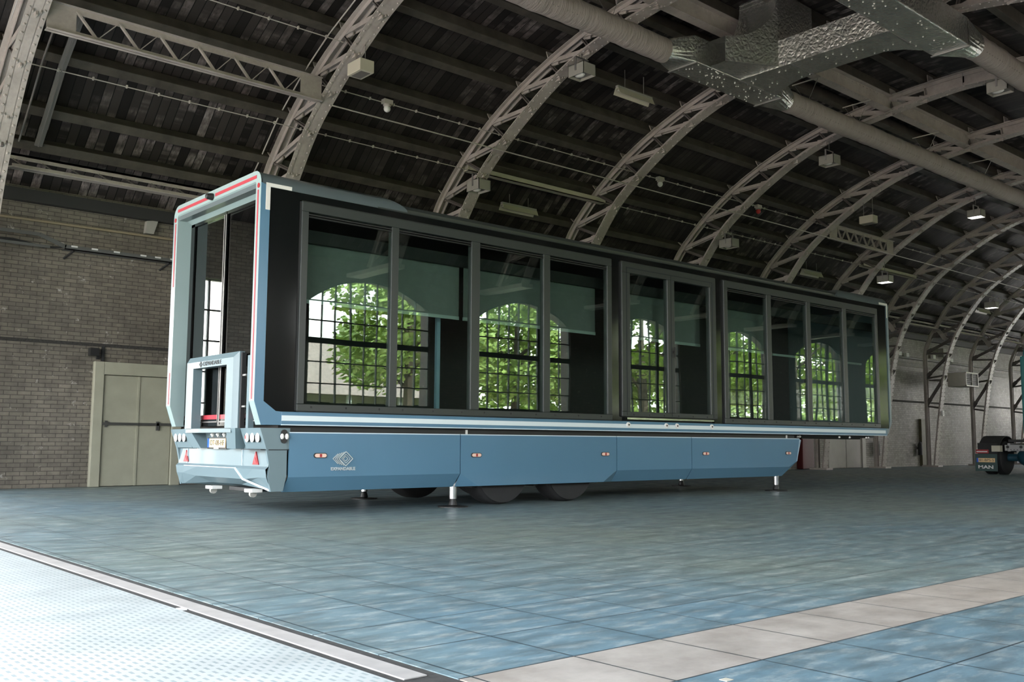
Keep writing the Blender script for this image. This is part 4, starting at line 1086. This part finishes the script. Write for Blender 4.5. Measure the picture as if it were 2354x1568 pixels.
# wheels
def wheel(x, y0, y1, out, parent):
    R = .50; yc = (y0+y1)/2; hw = (y1-y0)/2
    b = MB().lathe([(.30, -hw+.02), (.40, -hw), (.46, -hw+.015), (R-.01, -hw+.05), (R, -hw+.09), (R, hw-.09), (R-.01, hw-.05), (.46, hw-.015), (.40, hw), (.30, hw-.02)], (x, yc, .50), 'Y', 40)
    wo = part(b, 'wheel', 'rubber', smooth=True)
    s_ = -1 if out < 0 else 1
    yy = yc+s_*(hw-.03)
    part(MB().lathe([(.0, s_*-.10), (.09, s_*-.06), (.11, s_*-.1), (.22, s_*-.10), (.285, s_*-.01), (.305, s_*.012), (.302, s_*-.03)], (x, yy, .50), 'Y', 32), 'rim', 'steel_dull', wo, smooth=True)
    part(MB().lathe([(.455, 0), (.470, .004), (.470, -.004)], (x, yc+s_*hw, .50), 'Y', 40), 'tyre_bead', 'rubber', wo)
for x in (3.82, 5.13):
    wheel(x, .12, .50, -1, T); wheel(x, Wd-.50, Wd-.12, 1, T)
    part(MB().tube([(x, .4, .5), (x, Wd-.4, .5)], .07, 12), 'axle', 'black_matte')
part(MB().box(3.3, 3.36, .15, .5, .24, .55).box(4.42, 4.5, .15, .5, .24, .55).box(5.65, 5.72, .15, .5, .26, .6), 'mud_flap', 'rubber')
# ---- bumper / rear under-body
# upper beam: slanted rear face from (x .08, z 1.01) to (x .17, z .76)
def bx(z): return .08+(1.01-z)/.25*.09
b = MB()
lampz = (.765, 1.01)
def slab(y0, y1, z0, z1, dx0=0, dx1=0):
    """piece of the slanted rear face with depth to x=.46"""
    V = [(bx(z0)+dx0, y0, z0), (bx(z0)+dx0, y1, z0), (bx(z1)+dx1, y1, z1), (bx(z1)+dx1, y0, z1), (.46, y0, z0), (.46, y1, z0), (.46, y1, z1), (.46, y0, z1)]
    b.add(V, [(0, 3, 2, 1), (4, 5, 6, 7), (0, 4, 7, 3), (1, 2, 6, 5), (0, 1, 5, 4), (3, 7, 6, 2)])
# left and right lamp blocks, recessed plate bay in the middle with sloping cheeks
slab(-.005, .50, .765, 1.005); slab(2.05, Wd+.005, .765, 1.005)
for s_ in (0, 1):
    Y = (lambda y: y) if s_ == 0 else (lambda y: Wd-y)
    # sloped pillar under the hoop leg
    V = [(.02, Y(.50), 1.005), (.02, Y(.74), 1.005), (.11, Y(.90), .765), (.11, Y(.66), .765), (.3, Y(.50), 1.005), (.3, Y(.74), 1.005), (.3, Y(.90), .765), (.3, Y(.66), .765)]
    b.add(V, [(0, 1, 2, 3), (1, 5, 6, 2), (0, 3, 7, 4), (0, 4, 5, 1), (3, 2, 6, 7)])
b.box(.02, .12, .62, Wd-.62, .955, 1.005)
part(b, 'bumper_beam', 'paint_grey')
part(MB().box(.22, .24, .6, Wd-.6, .72, .99), 'plate_bay', 'paint_grey')
# side cheek of the bumper, with chamfered top corner
for ya, yb in ((-.012, .03), (Wd-.03, Wd+.012)):
    part(MB().prism([(.08, 1.005), (.31, 1.005), (.42, .95), (.425, .46), (.385, .285), (.235, .285), (.19, .45), (.21, .56), (.165, .765)], 'Y', ya, yb), 'bumper_cheek', 'paint_grey')
part(MB().box(.19, .45, -.016, .0, .752, .762).box(.10, .2, .0, .5, .755, .763), 'bumper_seam', 'seam_dark')
# lower bumper: faceted skin
b = MB()
def lowpt(y, z, x): return (x, y, z)
rowA = [(.205, 0), (.20, .66), (.20, Wd-.66), (.205, Wd)]          # z .755
P = {}
def V3(x, y, z):
    b.v.append((x, y, z)); return len(b.v)-1
A = [V3(.205, y, .757) for y in (0, .30, .66, Wd-.66, Wd-.30, Wd)]
Bv = [V3(.20, y, .565) for y in (0, .30, .66, Wd-.66, Wd-.30, Wd)]
Cc = [V3(.165, 0, .535), V3(.165, .30, .535), V3(.155, .74, .535), V3(.155, Wd-.74, .535), V3(.165, Wd-.30, .535), V3(.165, Wd, .535)]
D = [V3(.18, 0, .44), V3(.18, .18, .44), V3(.19, .60, .41), V3(.19, Wd-.60, .41), V3(.18, Wd-.18, .44), V3(.18, Wd, .44)]
Ee = [V3(.24, 0, .295), V3(.25, .02, .295), V3(.30, .86, .335), V3(.30, Wd-.86, .335), V3(.25, Wd-.10, .295), V3(.24, Wd, .295)]
G = [V3(.42, .0, .285), V3(.42, .86, .30), V3(.42, Wd-.86, .30), V3(.42, Wd, .285)]
for r_, q_ in ((A, Bv), (Bv, Cc), (Cc, D)):
    for k in range(5): b.f.append((r_[k], r_[k+1], q_[k+1], q_[k]))
for k in range(5): b.f.append((D[k], D[k+1], Ee[k+1], Ee[k]))
b.f += [(Ee[0], Ee[1], Ee[2], G[1], G[0]), (Ee[2], Ee[3], G[2], G[1]), (Ee[3], Ee[4], Ee[5], G[3], G[2])]
part(b, 'bumper_lower', 'paint_grey')
part(MB().bar((.148, .74, .537), (.183, .60, .412), .03, .012, (0, 1, 0)).bar((.183, .60, .412), (.245, .03, .296), .012, .022, (1, 0, 0)).box(.15, .166, .74, Wd-.3, .533, .541), 'bumper_highlight', 'edge_light')
part(MB().box(.194, .202, .655, .662, .565, .755).box(.194, .202, Wd-.30, Wd-.292, .565, .755), 'panel_joint', 'edge_light')
# hoop above the bumper
b = MB()
def hoop_leg(y0, y1): b.box(.02, .13, y0, y1, 1.0, 1.90)
yo0, yo1, yi0, yi1, zo, zi = .56, 2.0, .79, 1.76, 1.915, 1.765
pr_o = [(yo0, 1.0), (yo0, zo), (yo1-.08, zo), (yo1, zo-.06), (yo1, 1.0)]
V = [(.02, yo0+.05, 1.0), (.02, yo0+.05, zo-.07), (.02, yo1-.04, zo-.07), (.02, yo1-.04, 1.0), (.02, yi0, 1.0), (.02, yi0, zi), (.02, yi1, zi), (.02, yi1, 1.0)]
W2 = [(.075, yo0, 1.0), (.075, yo0, zo), (.075, yo1, zo), (.075, yo1, 1.0), (.14, yi0, 1.0), (.14, yi0, zi), (.14, yi1, zi), (.14, yi1, 1.0), (.14, yo0, 1.0), (.14, yo0, zo), (.14, yo1, zo), (.14, yo1, 1.0)]
b.add(V+W2, [(0, 1, 5, 4), (1, 2, 6, 5), (2, 3, 7, 6), (0, 8, 9, 1), (1, 9, 10, 2), (2, 10, 11, 3), (4, 5, 13, 12), (5, 6, 14, 13), (6, 7, 15, 14), (8, 16, 17, 9), (9, 17, 18, 10), (10, 18, 19, 11), (12, 13, 17, 16), (13, 14, 18, 17), (14, 15, 19, 18)])
ho = part(b, 'rear_hoop', 'paint_grey')
part(MB().box(.09, .145, yo0-.035, yo0-.001, 1.0, 1.90), 'rubber_strip', 'rubber', ho)
text_mesh('lettering', 'EXPANDABLE', 'text_dark', .075, (.017, 1.20, 1.808), (0, -1, 0), (0, 0, 1), ho, .002, .52)
b = MB(); q0 = (1.53, 1.808)
for w_, h_ in ((.045, .036), (.025, .02)):
    pts = [(q0[0]-w_, q0[1]), (q0[0], q0[1]+h_), (q0[0]+w_, q0[1]), (q0[0], q0[1]-h_)]
    for i in range(4): p_, r_ = pts[i], pts[(i+1) % 4]; b.bar((.018, p_[0], p_[1]), (.018, r_[0], r_[1]), .004, .006, (1, 0, 0))
part(b, 'logo', 'text_dark', ho)
for z in (1.25, 1.62): part(MB().box(.10, .2, yo0-.12, yo0-.0, z, z+.02), 'hoop_stay', 'steel_dull', ho)
part(MB().box(.12, .19, .38, .44, 1.0, 1.86), 'rear_post', 'paint_grey')
# lamps
for s_ in (0, 1):
    for k in range(3):
        y = (.10+.135*k) if s_ == 0 else (Wd-.10-.135*k)
        xx = bx(.90)
        lo = part(MB().lathe([(.0, -.012), (.058, -.012), (.062, .0), (.062, .03)], (xx, y+.012, .905), 'X', 18), 'lamp_bezel', 'black_matte')
        part(MB().ellip((xx-.012, y, .895), .02, .045, .056, 16, 8), 'tail_lamp', 'lamp_white', lo, smooth=True)
        if s_ == 0 and k == 2: part(MB().ellip((xx-.03, y, .90), .006, .016, .024, 10, 6), 'lamp_core', 'lamp_red', lo, smooth=True)
lo = part(MB().box(.33, .42, -.03, .0, .885, .935).lathe([(.0, -.012), (.04, -.012), (.04, .0)], (.375, -.02, .95), 'Y', 12).lathe([(.0, -.012), (.04, -.012), (.04, .0)], (.375, -.02, .87), 'Y', 12), 'corner_lamp', 'black_matte')
part(MB().ellip((.345, -.035, .91), .025, .018, .034, 12, 7).ellip((.405, -.035, .91), .025, .018, .034, 12, 7), 'lamp_lens', 'lamp_white', lo, smooth=True)
# triangles
for y in (.30, Wd-.26):
    to = part(MB().prism([(y-.075, .585), (y+.075, .585), (y, .735)], 'X', .188, .203), 'triangle_reflector', 'lamp_red')
    part(MB().prism([(y-.03, .605), (y+.03, .605), (y, .665)], 'X', .184, .19), 'reflector_core', 'mark_red', to)
# number plate
po = part(MB().box(.165, .178, 1.035, 1.575, .755, .895), 'number_plate', 'black_matte')
part(MB().box(.158, .166, 1.05, 1.56, .775, .885), 'plate_face', 'plate_yellow', po)
part(MB().box(.156, .166, 1.51, 1.56, .775, .885), 'plate_band', 'plate_blue', po)
text_mesh('lettering', 'OT-08-HF', 'text_dark', .095, (.156, 1.285, .83), (0, -1, 0), (0, 0, 1), po, .001, .40)
part(MB().box(.155, .165, 1.24, 1.37, .757, .772), 'plate_tab', 'mark_white', po)
b = MB(); 
for y in (1.12, 1.30, 1.46): b.tube([(.2, y, .95), (.17, y, .93), (.17, y-.03, .905)], .014, 6).ellip((.175, y, .935), .03, .03, .022, 8, 5)
part(b, 'plate_lamps', 'lamp_white')
# ground rollers under the bumper
for y in (1.50, .42):
    g_ = part(MB().box(.17, .30, y-.10, y+.10, .262, .30), 'roller_bracket', 'mark_white')
    part(MB().lathe([(.0, -.02), (.042, -.02), (.042, .02), (.0, .02)], (.22, y-.02, .245), 'Y', 16), 'roller', 'lamp_housing', g_)
part(MB().box(.3, .45, .5, 1.2, .26, .30), 'under_bar', 'black_matte')
tag(T, 'long blue-grey expandable semi-trailer with dark glazed sides, parked on jacks in the hall', 'trailer')

# ------------------------------------------------------------------ truck tractor at the right edge
K = empty('truck_tractor', (26, 1.2, 0))
def kp(mb, name, mat, parent=None, **kw): return mb.build(name, mat, K if parent is None else parent, **kw)
for s_ in (0, 1):
    Y = (lambda y: y) if s_ == 0 else (lambda y: 2.5-y)
    def bb(x0, x1, ya, yb, z0, z1): return MB().box(x0, x1, min(Y(ya), Y(yb)), max(Y(ya), Y(yb)), z0, z1)
    fl = kp(bb(24.35, 24.37, 1.87, 2.5, .10, .60), 'mud_flap', 'truck_green')
    if s_ == 0:
        text_mesh('lettering', 'MAN', 'sign_white', .135, (24.345, 2.2, .215), (0, -1, 0), (0, 0, 1), fl, .002, .43, .004)
        pl = kp(bb(24.335, 24.349, 1.93, 2.45, .36, .48), 'number_plate', 'plate_yellow')
        kp(bb(24.333, 24.349, 2.40, 2.45, .36, .48), 'plate_band', 'plate_blue', pl)
        text_mesh('lettering', '81-BPS-5', 'text_dark', .10, (24.332, 2.165, .42), (0, -1, 0), (0, 0, 1), pl, .001, .42)
        kp(bb(24.33, 24.36, 2.10, 2.46, .62, .73), 'tail_lamp', 'lamp_red'); kp(bb(24.325, 24.335, 2.13, 2.44, .655, .685), 'lamp_core', 'lamp_white')
        kp(bb(24.3, 24.5, 1.76, 2.0, .67, .85), 'cream_box', 'plate_yellow', bevel=.01).data.materials[0] = MATS['tube_cream']
    # fender
    b = MB(); n_ = 10
    for i in range(n_):
        a0, a1 = math.pi*(.08+.84*i/n_), math.pi*(.08+.84*(i+1)/n_); R = .62
        pa = (25.0-R*1.06*math.cos(a0), .50+R*math.sin(a0)); pb = (25.0-R*1.06*math.cos(a1), .50+R*math.sin(a1))
        b.add([(pa[0], Y(1.82), pa[1]), (pb[0], Y(1.82), pb[1]), (pb[0], Y(2.42), pb[1]), (pa[0], Y(2.42), pa[1]),
               (pa[0], Y(1.82), pa[1]+.02), (pb[0], Y(1.82), pb[1]+.02), (pb[0], Y(2.42), pb[1]+.02), (pa[0], Y(2.42), pa[1]+.02)], [(0, 1, 2, 3), (7, 6, 5, 4), (0, 4, 5, 1), (2, 6, 7, 3), (1, 5, 6, 2), (3, 7, 4, 0)])
    kp(b, 'mudguard', 'rubber')
    kp(bb(24.36, 24.40, 1.85, 2.42, .58, .92), 'mudguard_back', 'rubber')
    for xw, ya, yb in ((25.0, 1.80, 2.10), (25.0, 2.13, 2.43), (28.6, 2.1, 2.4)):
        y0, y1 = sorted((Y(ya), Y(yb))); hw = (y1-y0)/2; yc = (y0+y1)/2
        wo = kp(MB().lathe([(.28, -hw), (.42, -hw), (.49, -hw+.05), (.49, hw-.05), (.42, hw), (.28, hw)], (xw, yc, .49), 'Y', 32), 'wheel', 'rubber', smooth=True)
        kp(MB().lathe([(.0, -hw*.5), (.27, -hw*.9), (.28, hw*.9), (.0, hw*.5)], (xw, yc, .49), 'Y', 24), 'rim', 'steel_dull', wo)
    kp(bb(24.6, 29.5, 1.58, 1.66, .68, .92), 'frame_rail', 'truck_frame')
b = MB().box(24.5, 24.56, .83, 1.70, .70, .87); fo = kp(b, 'rear_crossmember', 'truck_frame')
b = MB()
for y in (1.62, 1.25, .88): b.lathe([(.0, -.003), (.045, -.003), (.045, .0)], (24.5, y, .81), 'X', 12)
for i in range(9): b.lathe([(.0, -.003), (.014, -.003), (.014, .0)], (24.5, .9+.09*i, .73), 'X', 8)
kp(b, 'holes', 'black_matte', fo)
kp(MB().box(24.9, 25.9, .75, 1.75, .95, 1.03).box(24.8, 25.0, .8, 1.3, 1.0, 1.06), 'fifth_wheel', 'black_matte')
kp(MB().tube([(25.0, .2, .5), (25.0, 2.3, .5)], .11, 12).ellip((25.0, 1.25, .52), .3, .3, .28), 'axle', 'truck_blue', smooth=True)
kp(MB().box(27.9, 30.2, .02, 2.48, 1.2, 3.75).prism([(27.9, 3.75), (30.1, 3.75), (29.6, 4.05), (28.1, 4.1)], 'Y', .1, 2.4), 'cab', 'cab_teal', bevel=.06)
kp(MB().box(28.0, 30.2, .05, 2.45, .55, 1.2), 'cab_base', 'truck_green')
kp(MB().box(28.9, 29.8, 2.475, 2.49, 2.2, 3.0), 'side_window', 'black_gloss')
kp(MB().box(29.9, 29.96, 2.5, 2.75, 2.3, 2.9).box(29.9, 29.95, 2.45, 2.6, 2.85, 2.9), 'wing_mirror', 'black_matte')
tag(K, 'dark green truck tractor at the right edge, seen from its rear mudflap', 'truck')

# small litter on the joint
tag(MB().box(-2.95, -2.91, -5.25, -5.20, -.004, .004).build('paper_scrap', 'sign_white'), 'tiny white scrap lying in the dark joint beside the grating', 'scrap')
tag(MB().box(-2.03, -1.99, -7.93, -7.895, 0, .002).build('paper_scrap', 'tube_cream'), 'tiny pale scrap lying on blue slabs at the bottom edge', 'scrap')

# ------------------------------------------------------------------ outside: ground, trees, house (seen in reflections)
struct(MB().box(-60, 110, -19, YS-.4, -.4, -.1).build('ground_path', 'pave_out'))
struct(MB().box(-60, 110, -80, -19, -.4, -.1).build('ground_lawn', 'grass_out'))
struct(MB().box(-60, XW-3, YS-.4, 60, -.4, -.02).build('ground_yard', 'pave_out'))
struct(MB().box(XW-3, 110, YN+.4, 60, -.4, -.1).build('ground_back', 'grass_out'))
def make_tree(seed, h, r, nl):
    rnd = random.Random(seed); root = empty('tree')
    tb = MB().tube([(0, 0, -.12), (.05, 0, h*.3), (.0, .1, h*.55), (.1, 0, h*.8)], [.24, .19, .13, .05], 8)
    for i in range(7):
        a = rnd.uniform(0, 6.28); z = h*rnd.uniform(.3, .6); tb.tube([(0, 0, z), (math.cos(a)*r*.4, math.sin(a)*r*.4, z+h*.12), (math.cos(a)*r*.75, math.sin(a)*r*.75, z+h*.2)], [.08, .05, .02], 5)
    tb.build('trunk', 'trunk_bark', root)
    lb = MB(); cl = []
    for i in range(34):
        a = rnd.uniform(0, 6.28); e = rnd.uniform(-.6, 1); q = rnd.uniform(.3, .85)
        cl.append((math.cos(a)*r*q*math.sqrt(1-min(e*e, .99)), math.sin(a)*r*q*math.sqrt(1-min(e*e, .99)), h*.58+e*h*.36, rnd.uniform(.5, .95)))
    for i in range(nl):
        c = rnd.choice(cl); d = Vector((rnd.gauss(0, 1), rnd.gauss(0, 1), rnd.gauss(0, 1))).normalized()*c[3]*rnd.uniform(.6, 1.1)
        p_ = Vector(c[:3])+d; a = Vector((rnd.gauss(0, 1), rnd.gauss(0, 1), rnd.gauss(0, .6))).normalized(); bq = a.orthogonal().normalized(); s_ = rnd.uniform(.10, .18)
        lb.add([p_-a*s_, p_+bq*s_*.55, p_+a*s_, p_-bq*s_*.55], [(0, 1, 2, 3)])
    lb.build('foliage', 'leaf_green', root, fix=False)
    return root
ta = make_tree(3, 8.5, 3.0, 7000); tb_ = make_tree(11, 7.6, 2.8, 7000)
spots = [(14.6, -17.8, 0), (20.2, -18.5, 1), (26.6, -17.5, 0), (32.3, -18.0, 1), (39.0, -17.8, 0), (46.0, -18.4, 1), (53.0, -18, 0), (1.0, -20, 1), (60, -18.5, 1)]
used = [False, False]
tl = ['first tree seen through the arched windows, mirrored in the trailer glass', 'second tree mirrored in the trailer glass', 'third tree mirrored in the trailer glass', 'fourth tree mirrored in the trailer door panes', 'fifth tree mirrored in the trailer glass', 'sixth tree mirrored in the front panes', 'seventh tree mirrored in the front panes', 'tree standing west of the pale house', 'last tree along the lawn']
for (x, y, k), lb_ in zip(spots, tl):
    src = (ta, tb_)[k]
    if not used[k]: o = src; o.location = (x, y, 0); used[k] = True
    else: o = copy_tree(src, (x-src.location.x, y-src.location.y, 0)); o.rotation_euler.z = x
    tag(o, 'leafy green '+lb_, 'tree', 'trees outside the windows')
h_ = empty('house', (16, -27, 0))
MB().box(10.5, 22, -31, -25, -.1, 2.9).build('wall', 'house_wall', h_)
MB().prism([(-24.4, 2.8), (-28, 5.4), (-31.6, 2.8)], 'X', 10, 22.5).build('roof', 'roof_tile', h_)
for x in (11.5, 14.2, 16.9, 19.6): MB().box(x, x+1.5, -25.02, -24.98, .8, 2.5).build('window', 'black_gloss', h_)
for x in (10.9, 13.5, 16.2, 18.9, 21.4): MB().box(x, x+.16, -24.7, -24.54, -.1, 2.85).build('porch_post', 'house_wood', h_)
tag(h_, 'low house with brown tiled roof outside, mirrored in the leftmost trailer pane', 'house')
rnd = random.Random(5); hb = MB()
for i in range(14000):
    p_ = Vector((rnd.uniform(21.5, 72), -22.8+rnd.gauss(0, .5), rnd.uniform(-.1, 4.3+.7*math.sin(rnd.uniform(0, 6)))))
    p_.z += .5*math.sin(p_.x*.9)
    a = Vector((rnd.gauss(0, 1), rnd.gauss(0, 1), rnd.gauss(0, .6))).normalized(); bq = a.orthogonal().normalized(); s_ = rnd.uniform(.14, .26)
    hb.add([p_-a*s_, p_+bq*s_*.55, p_+a*s_, p_-bq*s_*.55], [(0, 1, 2, 3)])
tag(hb.build('hedge', 'leaf_green', fix=False), 'long green hedge on the lawn, mirrored low in the right-hand trailer panes', 'hedge')
